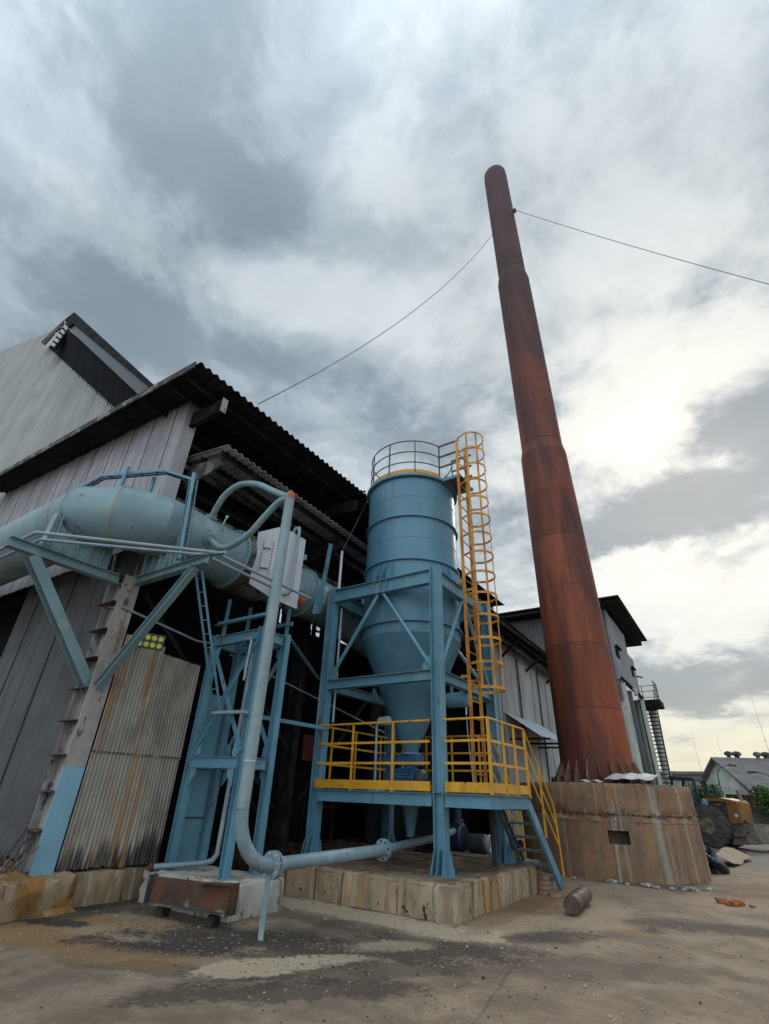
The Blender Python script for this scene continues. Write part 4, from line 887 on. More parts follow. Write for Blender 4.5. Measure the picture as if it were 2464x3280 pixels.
def build_feeder():
    t = thing('rotary_feeder', (SX, SY, 1.62), 'blue rotary feeder with finned gear motor below the gate valve', 'feeder')
    obj('feeder_body', MB().tube([(SX-.02, SY+.2, 1.90), (SX-.02, SY-.2, 1.90)], .19, 24), M['motor'], t)
    obj('neck', MB().lathe([(.15, 2.05), (.15, 2.128)], (SX, SY, 0), 24), M['motor'], t)
    m = obj('motor', MB().tube([(SX-.02, SY-.52, 1.87), (SX+.46, SY-.52, 1.87)], .17, 24), M['motor'], t)
    obj('fan_cover', MB().tube([(SX-.17, SY-.52, 1.87), (SX-.02, SY-.52, 1.87)], [.13, .175], 24), M['motor'], m)
    f = MB()
    for k in range(20):
        a = 2*pi*k/20; f.bar((SX+.03, SY-.52+.18*math.cos(a), 1.87+.18*math.sin(a)), (SX+.40, SY-.52+.18*math.cos(a), 1.87+.18*math.sin(a)), .008, .03, (0, math.cos(a), math.sin(a)))
    obj('cooling_fin', f, M['motor'], m, 0)
    obj('gearbox', MB().lathe([(0, 0), (.13, 0), (.16, .05), (.16, .13), (.10, .17), (.10, .3)], (SX+.47, SY-.52, 1.87), 20, 'X'), M['darkgrey'], t)
    obj('motor_foot', MB().box((SX+.05, SY-.64, ZP+.012), (SX+.40, SY-.40, 1.71)), M['motor'], t, 0)
    obj('outlet_cone', MB().lathe([(.20, 1.60), (.20, 1.40), (.22, 1.40), (.22, 1.36), (.17, 1.36), (.085, .93), (.085, .84)], (SX, SY, 0), 28), M['blue'], t)
build_feeder()
solo('rag_bundle', MB().rough_box((SX-.42, SY-1.02, ZP+.011), (SX-.14, SY-.84, ZP+.09), (5, 4, 2), .025, 77), M['cream'], 'pale crumpled sack on the deck beside the feeder motor', 'sack', (SX-.3, SY-.9, ZP), smooth=60)
solo('white_pole', MB().tube([(SX-.62, SY-.45, ZP+.01), (SX-.62, SY-.45, 2.95)], .03, 12), M['conduit'], 'slim grey upright pipe on the deck beside the handwheel', 'pipe', (SX-.62, SY-.45, ZP))
solo('white_pole', MB().tube([(-7.50, 9.02, 5.93), (-7.50, 9.02, 7.12)], .035, 12), M['galv'], 'slim white pole standing on top of the left frame column', 'pole', (-7.5, 9.02, 5.9))
solo('cable_conduit', MB().tube([(-7.32, 8.98, 5.5), (-7.32, 8.98, 2.9)], .028, 10).tube([(-7.32, 8.98, 5.0), (-7.32, 8.98, 4.72)], .04, 10).tube([(-7.32, 8.98, 3.95), (-7.32, 8.98, 3.7)], .04, 10), M['conduit'], 'thin grey conduit strapped behind the left frame column', 'conduit', (-7.32, 8.98, 2.9))
def build_tank():
    t = thing('air_tank', (-5.0, 10.35, 3.5), 'small horizontal blue grey air tank hung under the middle beam', 'tank')
    obj('vessel', MB().lathe([(0, 0), (.13, .03), (.16, .08), (.16, .52), (.13, .57), (0, .60)], (-5.22, 10.3, 3.42), 24, 'X'), M['blue'], t)
    for x in (-5.05, -4.82): obj('hanger', MB().bar((x, 10.3, 3.57), (x, 10.3, 3.76), .03, .06), M['blue'], t, 0)
    obj('drain_valve', MB().tube([(-4.72, 10.3, 3.28), (-4.72, 10.3, 3.12)], .02, 8), M['white'], t)
    obj('nozzle', MB().tube([(-4.63, 10.3, 3.44), (-4.48, 10.3, 3.44)], .02, 8), M['blue'], t)
build_tank()
solo('air_hose', MB().tube([(-4.72, 10.3, 3.12), (-4.66, 10.2, 2.6), (-4.55, 10.05, 2.1), (-4.5, 10.0, 1.64)], .010, 8), M['conduit'], 'thin grey air hose hanging from the small tank', 'hose', (-4.7, 10.3, 1.6))
def build_blower():  # casing and motor coloured darker to stand for shade
    t = thing('roots_blower', (-6.0, 12.9, 0), 'dark blue blower and motor standing behind the silo plinth', 'blower')
    obj('base_frame', MB().box((-6.7, 12.6, .1), (-5.4, 13.2, .32)), M['darkgrey'], t, 0)
    obj('casing', MB().lathe([(0, 0), (.26, 0), (.30, .04), (.30, .44), (.26, .48), (0, .48)], (-6.60, 12.9, .72), 28, 'X'), M['cabblue'], t)
    obj('motor', MB().lathe([(0, 0), (.18, 0), (.2, .03), (.2, .42), (.16, .46), (0, .46)], (-6.0, 12.9, .62), 24, 'X'), M['darkgrey'], t)
    obj('fan_cowl', MB().lathe([(0, 0), (.17, 0), (.2, .05), (.2, .13)], (-5.54, 12.9, .62), 24, 'X'), M['galv'], t)
    obj('pulley', MB().lathe([(0, 0), (.34, 0), (.34, .06), (0, .06)], (-6.70, 12.9, .66), 28, 'X'), M['black'], t)
    obj('silencer', MB().lathe([(.16, 1.0), (.16, 1.08), (.11, 1.1), (.11, 1.35), (.24, 1.40), (.24, 1.62)], (-6.3, 12.9, 0), 24), M['cabblue'], t)
build_blower()
solo('warning_board', MB().box((-10.9, 12.0, 2.35), (-10.86, 12.6, 3.05)), M['red'], 'dark red board hanging in the shadow behind the left frame column', 'sign', (-10.9, 12.3, 2.3), smooth=0)
solo('rubble_heap', MB().rough_box((-10.4, 8.8, 0), (-9.0, 15.5, .36), (20, 60, 4), .035, 12, .08), M['mudheap'], 'low dark heap of rubble along the dark wall behind the plinth', 'rubble heap', (-9.5, 12, 0), smooth=60)

# ================================================================== TOWER under the duct box
TX0, TX1, TY0, TY1 = -8.26, -6.93, 6.22, 6.84
solo('tower_plinth', MB().rough_box((-8.5, 5.92, 0), (-6.42, 7.02, .41), (18, 10, 5), .012, 41, .008), M['concw'], 'whitish stained concrete base under the narrow blue tower', 'plinth', (-7.4, 6.4, 0), smooth=25)
def build_tower():
    t = thing('support_tower', ((TX0+TX1)/2, (TY0+TY1)/2, .41), 'narrow blue steel tower holding up the duct box', 'steel tower')
    for x, y, zt in ((TX0, TY0, 4.25), (TX1, TY0, 4.25), (TX1, TY1, 4.25), (TX0, TY1, 4.25)):
        b = MB(); b.ibeam((x, y, .40), (x, y, zt), .135, .12, .012, (1, 0, 0)); obj('column', b, M['blue'], t, 0)
    obj('side_panel', MB().box((TX0-.045, TY0+.09, .44), (TX0-.035, TY1-.09, 3.15)), M['blue'], t, 0)
    obj('panel_seam', MB().box((TX0-.034, TY0+.10, 1.10), (TX0-.024, TY1-.10, 1.13)), M['darkgrey'], t, 0)
    for z, h in ((1.96, .17), (4.10, .19)):
        for y in (TY0-.03, TY1+.03): obj('beam', MB().ibeam((TX0+.068, y, z), (TX1-.068, y, z), h, .10, .010), M['blue'], t, 0)
        for x in (TX0, TX1): obj('beam', MB().ibeam((x, TY0+.08, z), (x, TY1-.08, z), h, .10, .010), M['blue'], t, 0)
    for y, d in ((TY0-.06, -1), (TY1+.06, 1)):
        for p, q in (((TX0+.05, y, 2.12), (TX1-.05, y+.012*d, 3.98)), ((TX1-.05, y-.03*d, 2.12), (TX0+.05, y-.018*d, 3.98))):
            obj('cross_brace', MB().angle(p, q, .05, .008, (0, d, 0)), M['blue'], t, 0)
        for x, z, s_ in ((TX0+.1, 1.87, 1), (TX1-.1, 1.87, -1)):
            obj('gusset_plate', MB().prism([(x, y, z), (x+s_*.16, y, z), (x+s_*.16, y, z-.1), (x+s_*.02, y, z-.26), (x, y, z-.26)], (0, .01, 0)), M['blue'], t, 0)
        obj('gusset_plate', MB().prism([((TX0+TX1)/2-.1, y-.012*d, 3.0), ((TX0+TX1)/2, y-.012*d, 2.9), ((TX0+TX1)/2+.1, y-.012*d, 3.05), ((TX0+TX1)/2, y-.012*d, 3.2)], (0, -.01*d, 0)), M['blue'], t, 0)
        for x, z, s_ in ((TX0+.10, 2.08, 1), (TX1-.10, 2.08, -1), (TX0+.10, 3.98, 1), (TX1-.10, 3.98, -1)):
            k = 1 if z < 3 else -1
            obj('gusset_plate', MB().prism([(x, y-.02*d, z), (x+s_*.15, y-.02*d, z), (x+s_*.13, y-.02*d, z+k*.16), (x, y-.02*d, z+k*.24)], (0, -.008*d, 0)), M['blue'], t, 0)
    # upper saddle frame
    for x in (TX0+.1, TX1-.04):
        for y in (TY0+.02, TY1-.02): obj('post', MB().angle((x, y, 4.20), (x, y, 5.0), .09, .010, (1, 0, 0)), M['blue'], t, 0)
    for y in (TY0-.04, TY1+.04): obj('top_rail', MB().angle((TX0, y, 4.42), (TX1+.1, y, 4.42), .09, .008), M['blue'], t, 0)
    obj('link_angle', MB().angle((TX1-.35, TY0+.2, 2.70), (-7.25, 8.66, 2.70), .08, .008), M['blue'], t, 0)
    obj('cross_shelf', MB().bar((TX0+.55, TY0-.14, 2.74), (TX1+.05, TY0-.14, 2.72), .12, .05), M['conduit'], t, 0)
    obj('diagonal_tie', MB().angle((TX1, TY1+.1, 4.15), (-7.55, 8.60, 3.75), .08, .008), M['blue'], t, 0)
    obj('dropper_pipe', MB().tube([(TX1-.35, TY0-.16, 4.0), (TX1-.12, TY0-.16, 4.0), (TX1-.10, TY0-.16, 3.95), (TX1-.12, TY0-.16, 3.25)], .02, 8), M['conduit'], t)
    obj('drain_pipe', MB().tube([(TX0+.55, TY1-.1, 4.3), (TX0+.50, TY1-.1, .62), (TX0+.47, TY1-.16, .53), (TX0+.40, TY1-.26, .50), (TX0-.02, TY0-.28, .46)], .04, 12), M['pipe'], t)
    obj('pipe_valve', MB().tube([(TX0-.02, TY0-.28, .46), (TX0-.07, TY0-.30, .455)], .06, 12), M['rust'], t)
build_tower()

def build_ibeam():
    t = thing('rusty_beam', (-6.9, 5.66, .13), 'short rusted steel I beam on blocks in front of the whitish tower base', 'steel beam')
    A = Vector((-7.62, 5.52, .29)); B = Vector((-6.14, 5.70, .31)); d = (B-A).normalized()
    obj('web', MB().bar(A, B, .012, .30), M['rust'], t, 0)
    obj('flange', MB().bar(A+Vector((0, 0, -.155)), B+Vector((0, 0, -.155)), .17, .014), M['fascia'], t, 0)
    obj('flange', MB().prism([A+Vector((.9, .0, .15)), B+Vector((.01, -.09, .15)), B+Vector((.0, .1, .15)), A+Vector((.95, .1, .15))], (0, 0, .014)), M['rust'], t, 0)
    obj('end_plate', MB().bar(B+d*.012, B+d*.026, .20, .34), M['rust'], t, 0)
    b = MB(); s_ = d.cross(Vector((0, 0, 1)))
    for sx in (-.06, .06):
        for z in (-.11, 0, .11): p = B+d*.027+s_*sx+Vector((0, 0, z)); b.tube([p, p+d*.004], .016, 10)
    obj('bolt_hole', b, M['black'], t, 0)
    obj('end_plate', MB().bar(A-d*.03, A-d*.012, .16, .34), M['fascia'], t, 0)
build_ibeam()
for (x, y, w, l) in ((-7.36, 5.60, .13, 'left'), (-6.42, 5.70, .14, 'right')):
    solo('support_block', MB().rough_box((x-w/2, y-.08, 0), (x+w/2, y+.08, .126), (2, 2, 2), .008, int(-x*10)), M['wood'], 'dark small block under the %s end of the rusted beam' % l, 'block', (x, y, 0), 'blocks under the rusted beam')

# ================================================================== AIR DUCT round the corner of the shed
DX, DY, DZ, DR = -8.18, 3.47, 5.88, .575
def build_duct():
    t = thing('air_duct', (DX, DY, DZ), 'fat pale green blue air duct bending round the shed corner', 'duct')
    obj('straight_run', MB().tube([(-19, DY, DZ), (-9.38, DY, DZ)], DR, 56, False), M['duct'], t)
    c = Vector((DX-1.2, DY+1.2, DZ)); rb = 1.2
    path = [Vector((DX-1.2, DY, DZ))]+[c+Vector((math.sin(R(a)), -math.cos(R(a)), 0))*rb/math.cos(R(15)) for a in (15, 45, 75)]+[Vector((DX, DY+1.2, DZ))]
    obj('elbow', MB().tube(path, DR+.004, 56, False), M['duct'], t, 25)
    for p, d in ((path[0], (1, 0, 0)), (path[1], (.966, .26, 0)), (path[2], (.707, .707, 0)), (path[3], (.26, .966, 0)), (Vector((DX, 4.68, DZ)), (0, 1, 0)), (Vector((DX, 5.55, DZ)), (0, 1, 0))):
        d = Vector(d); obj('weld_seam', MB().tube([p-d*.008, p+d*.008], DR+.010+(.017 if abs(d.x*d.y) > .1 else 0), 56, False), M['ruststeel'], t)
    obj('straight_run', MB().tube([(DX, DY+1.2, DZ), (DX, 6.06, DZ)], DR, 56, False), M['duct'], t)
    fl = obj('flange', MB().lathe([(DR-.02, 6.03), (DR+.085, 6.03), (DR+.085, 6.075), (DR-.02, 6.075)], (DX, 0, DZ), 56, 'Y'), M['duct'], t)
    b = MB()
    for k in range(36):
        a = 2*pi*k/36; x, z = DX+(DR+.045)*math.cos(a), DZ+(DR+.045)*math.sin(a); b.tube([(x, 6.018, z), (x, 6.032, z)], .016, 6)
    obj('bolt_row', b, M['black'], fl, 0)
    obj('drum', MB().lathe([(DR, 6.08), (DR+.10, 6.12), (DR+.10, 7.0), (DR, 7.04)], (DX, 0, DZ), 56, 'Y'), M['fascia'], t)
    obj('straight_run', MB().tube([(DX, 7.04, DZ), (DX, 9.6, DZ-.05), (DX-.1, 12.6, DZ-.5)], DR-.03, 48, False), M['duct'], t)
    obj('hose_flange', MB().lathe([(DR-.05, 8.30), (DR+.05, 8.30), (DR+.05, 8.34), (DR-.05, 8.34)], (DX, 0, DZ-.02), 48, 'Y'), M['duct'], t)
    # side cabinet of the damper
    yb, yc = 6.22, 6.95
    poly = [(-7.58, yb, 6.44), (-6.84, yb, 6.38), (-6.85, yb, 4.80), (-7.58, yb, 5.24)]
    cab = obj('damper_cabinet', MB().prism(poly[::-1], (0, yc-yb, 0)), M['white'], t, 0)
    obj('cabinet_rim', MB().box((-6.845, yb-.03, 4.76), (-6.80, yb+.05, 6.42)), M['white'], cab, 0)
    p = MB().prism([(-7.34, yb-.012, 6.16), (-7.0, yb-.012, 6.07), (-7.02, yb-.012, 5.25), (-7.37, yb-.012, 5.45)][::-1], (0, .01, 0)); pan = obj('access_panel', p, M['white'], cab, 0)
    b = MB()
    for s_ in range(12):
        f = s_/11
        for (x0, z0, x1, z1) in ((-7.32, 6.13, -7.35, 5.47), (-7.02, 6.04, -7.04, 5.28)):
            x, z = x0+(x1-x0)*f, z0+(z1-z0)*f; b.tube([(x, yb-.022, z), (x, yb-.012, z)], .014, 6)
    obj('bolt_row', b, M['black'], pan, 0)
    for z in (5.93, 5.48):
        obj('handle', MB().tube([(-7.27, yb-.012, z+.03), (-7.27, yb-.05, z+.03), (-7.09, yb-.05, z-.02), (-7.09, yb-.012, z-.02)], .011, 8), M['dark'], pan)
    obj('cabinet_pipe', MB().tube([(-6.92, 6.62, 6.42), (-6.86, 6.62, 6.52), (-6.76, 6.62, 6.50), (-6.74, 6.62, 6.42), (-6.74, 6.60, 5.06), (-6.76, 6.55, 4.98), (-6.84, 6.5, 4.96)], .036, 12), M['pipe'], cab)
    for z in (5.9, 5.2): obj('hinge', MB().box((-6.84, yc+.002, z), (-6.79, yc+.04, z+.12)), M['duct'], cab, 0)
    obj('thermowell', MB().tube([(-7.95, 5.55, 6.40), (-7.88, 5.56, 6.56)], .014, 8).tube([(-7.88, 5.56, 6.56), (-7.85, 5.56, 6.60)], .03, 8), M['galv'], t)
    obj('thermowell', MB().tube([(-7.95, 7.75, 6.38), (-7.88, 7.76, 6.54)], .014, 8).tube([(-7.88, 7.76, 6.54), (-7.85, 7.76, 6.58)], .03, 8), M['galv'], t)
build_duct()

def build_bracket():
    t = thing('duct_bracket', (-8.9, 4.45, 4.9), 'pale blue bracket with two arms and slanting struts holding the duct elbow', 'bracket')
    obj('arm', MB().ibeam((-8.90, 4.28, 4.88), (-8.90, 2.40, 4.88), .17, .16, .012), M['duct'], t, 0)
    obj('arm', MB().ibeam((-8.74, 4.55, 4.92), (-6.68, 4.55, 4.92), .15, .14, .010), M['duct'], t, 0)
    obj('strut', MB().ibeam((-8.92, 2.80, 4.78), (-8.95, 4.40, 2.95), .19, .17, .012, (1, 0, 0)), M['duct'], t, 0)
    obj('strut', MB().ibeam((-6.98, 4.53, 4.84), (-8.70, 4.40, 2.98), .13, .12, .010, (0, 0, 1)), M['duct'], t, 0)
    # saddles: plate cut to the duct plus cross ribs
    def saddle(fx, c, a0, a1, zt):
        pts = []
        for k in range(11):
            a = R(a0+(a1-a0)*k/10); pts.append((c+(DR+.012)*math.cos(a), DZ+(DR+.012)*math.sin(a)))
        poly = pts+[(pts[-1][0], zt), (pts[0][0], zt)]
        return [fx(u, z) for u, z in poly]
    s1 = saddle(lambda u, z: (-8.90, u, z), DY, -165, -25, 4.967); obj('saddle_plate', MB().prism(s1, (.012, 0, 0)), M['duct'], t, 0)
    s2 = saddle(lambda u, z: (u, 4.55, z), DX, -160, -12, 4.997); obj('saddle_plate', MB().prism(s2, (0, .012, 0)), M['duct'], t, 0)
    for k, u in enumerate((-.50, -.30, -.1, .12, .34)):
        z = DZ-math.sqrt(max(.01, DR*DR-u*u))-.015
        if z-4.97 > .02:
            obj('saddle_rib', MB().box((-9.0, DY+u, 4.97), (-8.80, DY+u+.012, z)), M['duct'], t, 0)
            obj('saddle_rib', MB().box((DX-u*1.0, 4.47, 5.0), (DX-u+.012, 4.63, z)), M['duct'], t, 0)
    obj('saddle_horn', MB().prism([(-9.0, DY-.62, 4.97), (-8.80, DY-.62, 4.97), (-8.80, DY-.60, 5.62), (-9.0, DY-.60, 5.62)], (0, .012, 0)), M['duct'], t, 0)
    obj('saddle_horn', MB().prism([(DX+.60, 4.47, 5.0), (DX+.60, 4.63, 5.0), (DX+.58, 4.63, 5.55), (DX+.58, 4.47, 5.55)], (-.012, 0, 0)), M['duct'], t, 0)
    obj('pipe_shelf', MB().angle((-7.05, 4.47, 5.01), (-6.45, 4.70, 5.01), .08, .008), M['duct'], t, 0)
build_bracket()

solo('conduit_pipe', MB().tube([(-16, 2.60, 5.05), (-8.58, 2.62, 5.05), (-6.62, 4.59, 5.05), (-6.62, 6.95, 5.02), (-6.62, 7.05, 5.02), (-6.72, 7.12, 5.02), (-6.95, 7.12, 5.02)], .030, 12), M['conduit'], 'outer of two parallel lilac grey pipes passing in front of the duct', 'pipe', (-8.6, 2.6, 5.05))
solo('conduit_pipe', MB().tube([(-16, 2.78, 5.05), (-8.80, 2.79, 5.05), (-6.86, 4.58, 5.05), (-6.86, 6.2, 5.02), (-6.86, 6.25, 5.02)], .028, 12), M['conduit'], 'inner of two parallel lilac grey pipes passing in front of the duct', 'pipe', (-8.8, 2.8, 5.05))
solo('pipe_end_valve', MB().tube([(-6.84, 7.12, 5.02), (-6.96, 7.12, 5.02)], .075, 14).tube([(-6.87, 7.12, 5.02), (-6.90, 7.12, 5.02)], .10, 14), M['redcap'], 'rusty flanged valve at the end of the outer lilac grey pipe', 'valve', (-6.9, 7.12, 5.02))
solo('thin_conduit', MB().tube([(-9.62, 4.40, 5.6), (-9.45, 4.40, 4.92), (-9.45, 4.40, 4.49), (-8.72, 4.42, 4.37), (-8.70, 6.1, 4.16), (-8.70, 6.5, 4.20)], .022, 8), M['conduit'], 'thin grey conduit bent below the left bracket arm and across the column', 'conduit', (-9.4, 4.4, 4.5))
solo('thin_conduit', MB().tube([(-8.6, 6.9, 4.05), (-8.6, 13.5, 3.05)], .022, 8), M['conduit'], 'thin grey conduit running into the dark opening behind the tower', 'conduit', (-8.6, 6.9, 4.0))
solo('upright_rail', MB().angle((-7.60, 8.66, 7.2), (-7.60, 8.42, 5.25), .075, .008, (1, 0, 0)).angle((-7.60, 8.36, 5.9), (-7.60, 8.30, 5.2), .06, .008, (1, 0, 0)), M['blue'], 'slanted blue angle bar standing beside the duct left of the silo', 'bar', (-7.6, 8.5, 5.2), smooth=0)
solo('upright_rail', MB().angle((-7.70, 7.35, 4.95), (-7.70, 7.35, 6.9), .06, .008, (1, 0, 0)), M['dark'], 'dark upright bar just behind the white damper cabinet', 'bar', (-7.7, 7.3, 5.0), smooth=0)

def tray(name, path, side, label, w=.13, rung=.30, mat='blue', posts=(), cables=True):
    path = [Vector(p) for p in path]; side = Vector(side).normalized(); t = thing(name, path[0], label, 'cable tray')
    for s_ in (-1, 1):
        b = MB()
        for p, q in zip(path[:-1], path[1:]): b.bar(p+side*s_*w/2, q+side*s_*w/2, .010, .05, side.cross(q-p))
        obj('side_rail', b, M[mat], t, 0)
    for p, q in zip(path[:-1], path[1:]):
        n = max(1, int((q-p).length/rung))
        for k in range(n):
            c = p.lerp(q, (k+.5)/n); obj('rung', MB().bar(c-side*w/2, c+side*w/2, .02, .012), M[mat], t, 0)
    if cables:
        b = MB()
        for k, s_ in enumerate((-.04, -.012, .02, .045)):
            off = Vector((0, 0, -.015 if k % 2 else .006)); b.tube([p+side*s_+off for p in path], .011, 6)
        obj('cable_bundle', b, M['black'], t)
    for p, q in posts: obj('post', MB().bar(p, q, .06, .05, side), M[mat], t, 0)
    return t
tray('cable_tray', [(-10.6, 3.34, 6.56), (-9.55, 3.34, 6.62), (-9.25, 3.50, 6.88), (-8.02, 4.05, 6.90), (-7.62, 4.45, 6.78)], (-.42, .9, 0), 'blue cable tray arching over the top of the air duct', posts=(((-8.62, 3.62, 6.44), (-8.62, 3.62, 6.98)), ((-8.35, 4.05, 6.44), (-8.35, 4.05, 6.88))))
tray('cable_tray', [(-7.50, 4.38, 6.72), (-7.36, 4.46, 5.02)], (-.75, -.66, 0), 'upright cable tray dropping down the side of the air duct', w=.15, posts=(((-7.42, 4.30, 6.8), (-7.30, 4.40, 5.0)),))
tray('cable_tray', [(-7.14, 4.72, 4.86), (-7.58, 6.02, 2.78)], (-.85, -.1, .0), 'ladder like cable tray slanting down to the blue tower', w=.15, rung=.24, cables=False)

# ================================================================== CONVEYING PIPE
def build_pipe():
    x, y = -5.45, 5.02; r = .083
    t = thing('conveying_pipe', (x, 5.65, 0), 'thick pale blue pipe rising from the ground beside the tower to the duct', 'pipe')
    el = [(x, 5.02+.62*(1-math.cos(R(a))), .74+.62*(1-math.sin(R(a)))) for a in range(0, 91, 9)]
    obj('riser', MB().tube([(x, y, 6.02), (x, y, 1.36)], r, 28, False), M['pipew'], t)
    obj('weld_ring', MB().tube([(x, y, 1.90), (x, y, 1.914)], r+.006, 28), M['galv'], t)
    obj('elbow', MB().tube(el, r, 28, False), M['pipe'], t)
    for yy in (5.66, 5.72): 
        f = obj('flange', MB().lathe([(r-.005, 0), (r+.075, 0), (r+.075, .022), (r-.005, .022)], (x, yy-.02, .74), 36, 'Y'), M['pipe'], t)
        b = MB()
        for k in range(8): a = 2*pi*k/8+.2; b.tube([(x+(r+.042)*math.cos(a), yy-.036, .74+(r+.042)*math.sin(a)), (x+(r+.042)*math.cos(a), yy+.018, .74+(r+.042)*math.sin(a))], .014, 6)
        obj('bolt_row', b, M['galv'], f, 0)
    obj('horizontal_run', MB().tube([(x, 5.68, .74), (x-.04, 8.35, .76)], r, 28, False), M['pipe'], t)
    for yy in (8.33, 8.38):
        f = obj('flange', MB().lathe([(r-.005, 0), (r+.075, 0), (r+.075, .022), (r-.005, .022)], (x-.04, yy-.01, .76), 36, 'Y'), M['pipe'], t)
        b = MB()
        for k in range(8): a = 2*pi*k/8+.2; b.tube([(x-.04+(r+.042)*math.cos(a), yy-.024, .76+(r+.042)*math.sin(a)), (x-.04+(r+.042)*math.cos(a), yy-.010, .76+(r+.042)*math.sin(a))], .016, 8)
        obj('bolt_hole', b, M['black'], f, 0)
    obj('horizontal_run', MB().tube([(x-.04, 8.38, .76), (x-.30, 10.2, .80), (SX+.25, 11.0, .82), (-6.3, 12.7, .85)], .070, 22, False), M['pipe'], t)
    obj('support_post', MB().angle((x-.04, 5.62, 0), (x-.04, 5.62, .63), .085, .009, (1, 0, 0)), M['pipe'], t, 0)
    # top: cap and the two branch pipes
    obj('cap', MB().lathe([(r+.002, 5.98), (r+.002, 6.03), (r*.8, 6.10), (r*.4, 6.135), (0, 6.145)], (x, y, 0), 28), M['pipew'], t)
    obj('primer_patch', MB().lathe([(r+.004, 5.985), (r+.004, 6.03), (r*.8+.002, 6.102), (r*.4, 6.138), (.004, 6.148)], (x, y, 0), 14, 'Z', R(-75), R(60)), M['redcap'], t)
    def smooth_path(ps, n=8):
        ps = [Vector(p) for p in ps]; ps = [ps[0]*2-ps[1]]+ps+[ps[-1]*2-ps[-2]]; out = []
        for i in range(1, len(ps)-2):
            a, b, c, d = ps[i-1:i+3]
            for k in range(n):
                u = k/n; out.append(.5*((2*b)+(c-a)*u+(2*a-5*b+4*c-d)*u*u+(3*b-a-3*c+d)*u**3))
        return out+[ps[-2]]
    up = smooth_path([(-7.87, 5.20, 6.36), (-7.70, 5.14, 6.52), (-7.45, 5.1, 6.74), (-7.05, 5.1, 6.86), (-6.52, 5.1, 6.70), (-6.05, 5.1, 6.40), (-5.68, 5.08, 6.16), (-5.45, 5.03, 6.03)])
    lo = smooth_path([(-7.60, 5.08, 5.76), (-7.44, 5.07, 5.66), (-7.22, 5.05, 5.50), (-6.98, 5.05, 5.42), (-6.68, 5.05, 5.45), (-6.36, 5.05, 5.58), (-6.06, 5.05, 5.82), (-5.75, 5.05, 6.03), (-5.50, 5.04, 6.02)])
    obj('branch_pipe', MB().tube(up, .060, 18), M['duct'], t); obj('branch_pipe', MB().tube(lo, .058, 18), M['duct'], t)
    for p, d in ((Vector((-7.86, 5.20, 6.37)), Vector((.55, -.1, .8))), (Vector((-7.59, 5.08, 5.75)), Vector((.85, 0, -.45)))):
        d.normalize(); f = obj('branch_flange', MB().tube([p, p+d*.035], .125, 24).tube([p-d*.05, p+d*.1], .078, 20), M['duct'], t)
    return t
build_pipe()

# ------------------------------------------------------------------ floodlight on the bracket strut
def build_flood():
    c = Vector((-8.30, 4.86, 3.80)); t = thing('floodlight', c, 'dark flat floodlight with eight round yellow lamps on the stained wall', 'floodlight')
    nrm = Vector((.93, -.35, -.12)).normalized(); u = Vector((0, 0, 1)).cross(nrm).normalized(); v = nrm.cross(u)
    P = lambda a, b, d=0: c+u*a+v*b+nrm*d
    obj('housing', MB().prism([P(-.235, -.135), P(.235, -.135), P(.235, .135), P(-.235, .135)], nrm*.05), M['darkgrey'], t, 0)
    obj('lug', MB().bar(P(-.2, 0, -.02), (-8.75, 4.95, 3.86), .04, .03), M['darkgrey'], t, 0)
    for i in range(4):
        for j in range(2):
            q = P(-.165+.11*i, -.06+.12*j, .05); obj('lamp_lens', MB().tube([q, q+nrm*.012], [.045, .040], 20), M['glassy'], t)
            
build_flood()

# ================================================================== SMALL THINGS IN THE YARD
def build_drum():
    a = Vector((-2.88, 9.93, .135)); b = Vector((-2.98, 11.15, .135)); t = thing('steel_drum', (a+b)/2-Vector((0, 0, .155)), 'rusty brown steel drum lying on its side near the stair foot', 'drum')
    d = (b-a).normalized(); L = (b-a).length; r = .135
    obj('shell', MB().tube([a+d*.015, a+d*L*.33-d*.012, a+d*L*.33, a+d*L*.33+d*.012, a+d*L*.66-d*.012, a+d*L*.66, a+d*L*.66+d*.012, b-d*.015], [r-.008, r-.008, r, r-.008, r-.008, r, r-.008, r-.008], 36), M['drum'], t, 30)
    for p in (a, b): obj('rim', MB().tube([p+(d if p is a else -d)*.0, p+(d if p is a else -d)*.02], r+.003, 36, False).tube([p+(d if p is a else -d)*.02, p+(d if p is a else -d)*.0], r-.012, 36, False), M['drum'], t, 0)
    obj('lid', MB().tube([a+d*.022, a+d*.012], r-.011, 36), M['drum'], t, 0)
    obj('bung', MB().tube([a+d*.012+Vector((.03, .01, .08)), a-d*.004+Vector((.03, .01, .08))], .022, 12), M['drum'], t)
build_drum()
def crumple(name, c, s, mat, label, cat, seed, n=16):
    r = random.Random(seed); mb = MB(); vs = []; fs = []
    ph = [(r.uniform(0, 6.28), r.uniform(1.5, 5), r.uniform(1.5, 5), r.uniform(.03, .12)) for _ in range(9)]
    for i in range(n+1):
        for j in range(2*n):
            th = pi/2*i/n; a = 2*pi*j/(2*n); k = 1+sum(w*math.sin(p+f*a+g*th*2) for p, f, g, w in [(p, round(f), g, w) for p, f, g, w in ph])
            vs.append((c[0]+s[0]*math.cos(th)*math.cos(a)*k, c[1]+s[1]*math.cos(th)*math.sin(a)*k, c[2]+s[2]*math.sin(th)*k))
    m = 2*n
    for i in range(n): fs += [(i*m+j, i*m+(j+1) % m, (i+1)*m+(j+1) % m, (i+1)*m+j) for j in range(m)]
    mb.add(vs, fs); return solo(name, mb, mat, label, cat, c, smooth=60)
crumple('rubbish_bag', (-1.42, 18.75, 0), (.30, .45, .46), M['tarp'], 'black plastic bag lying behind the chimney pedestal', 'bag', 4)
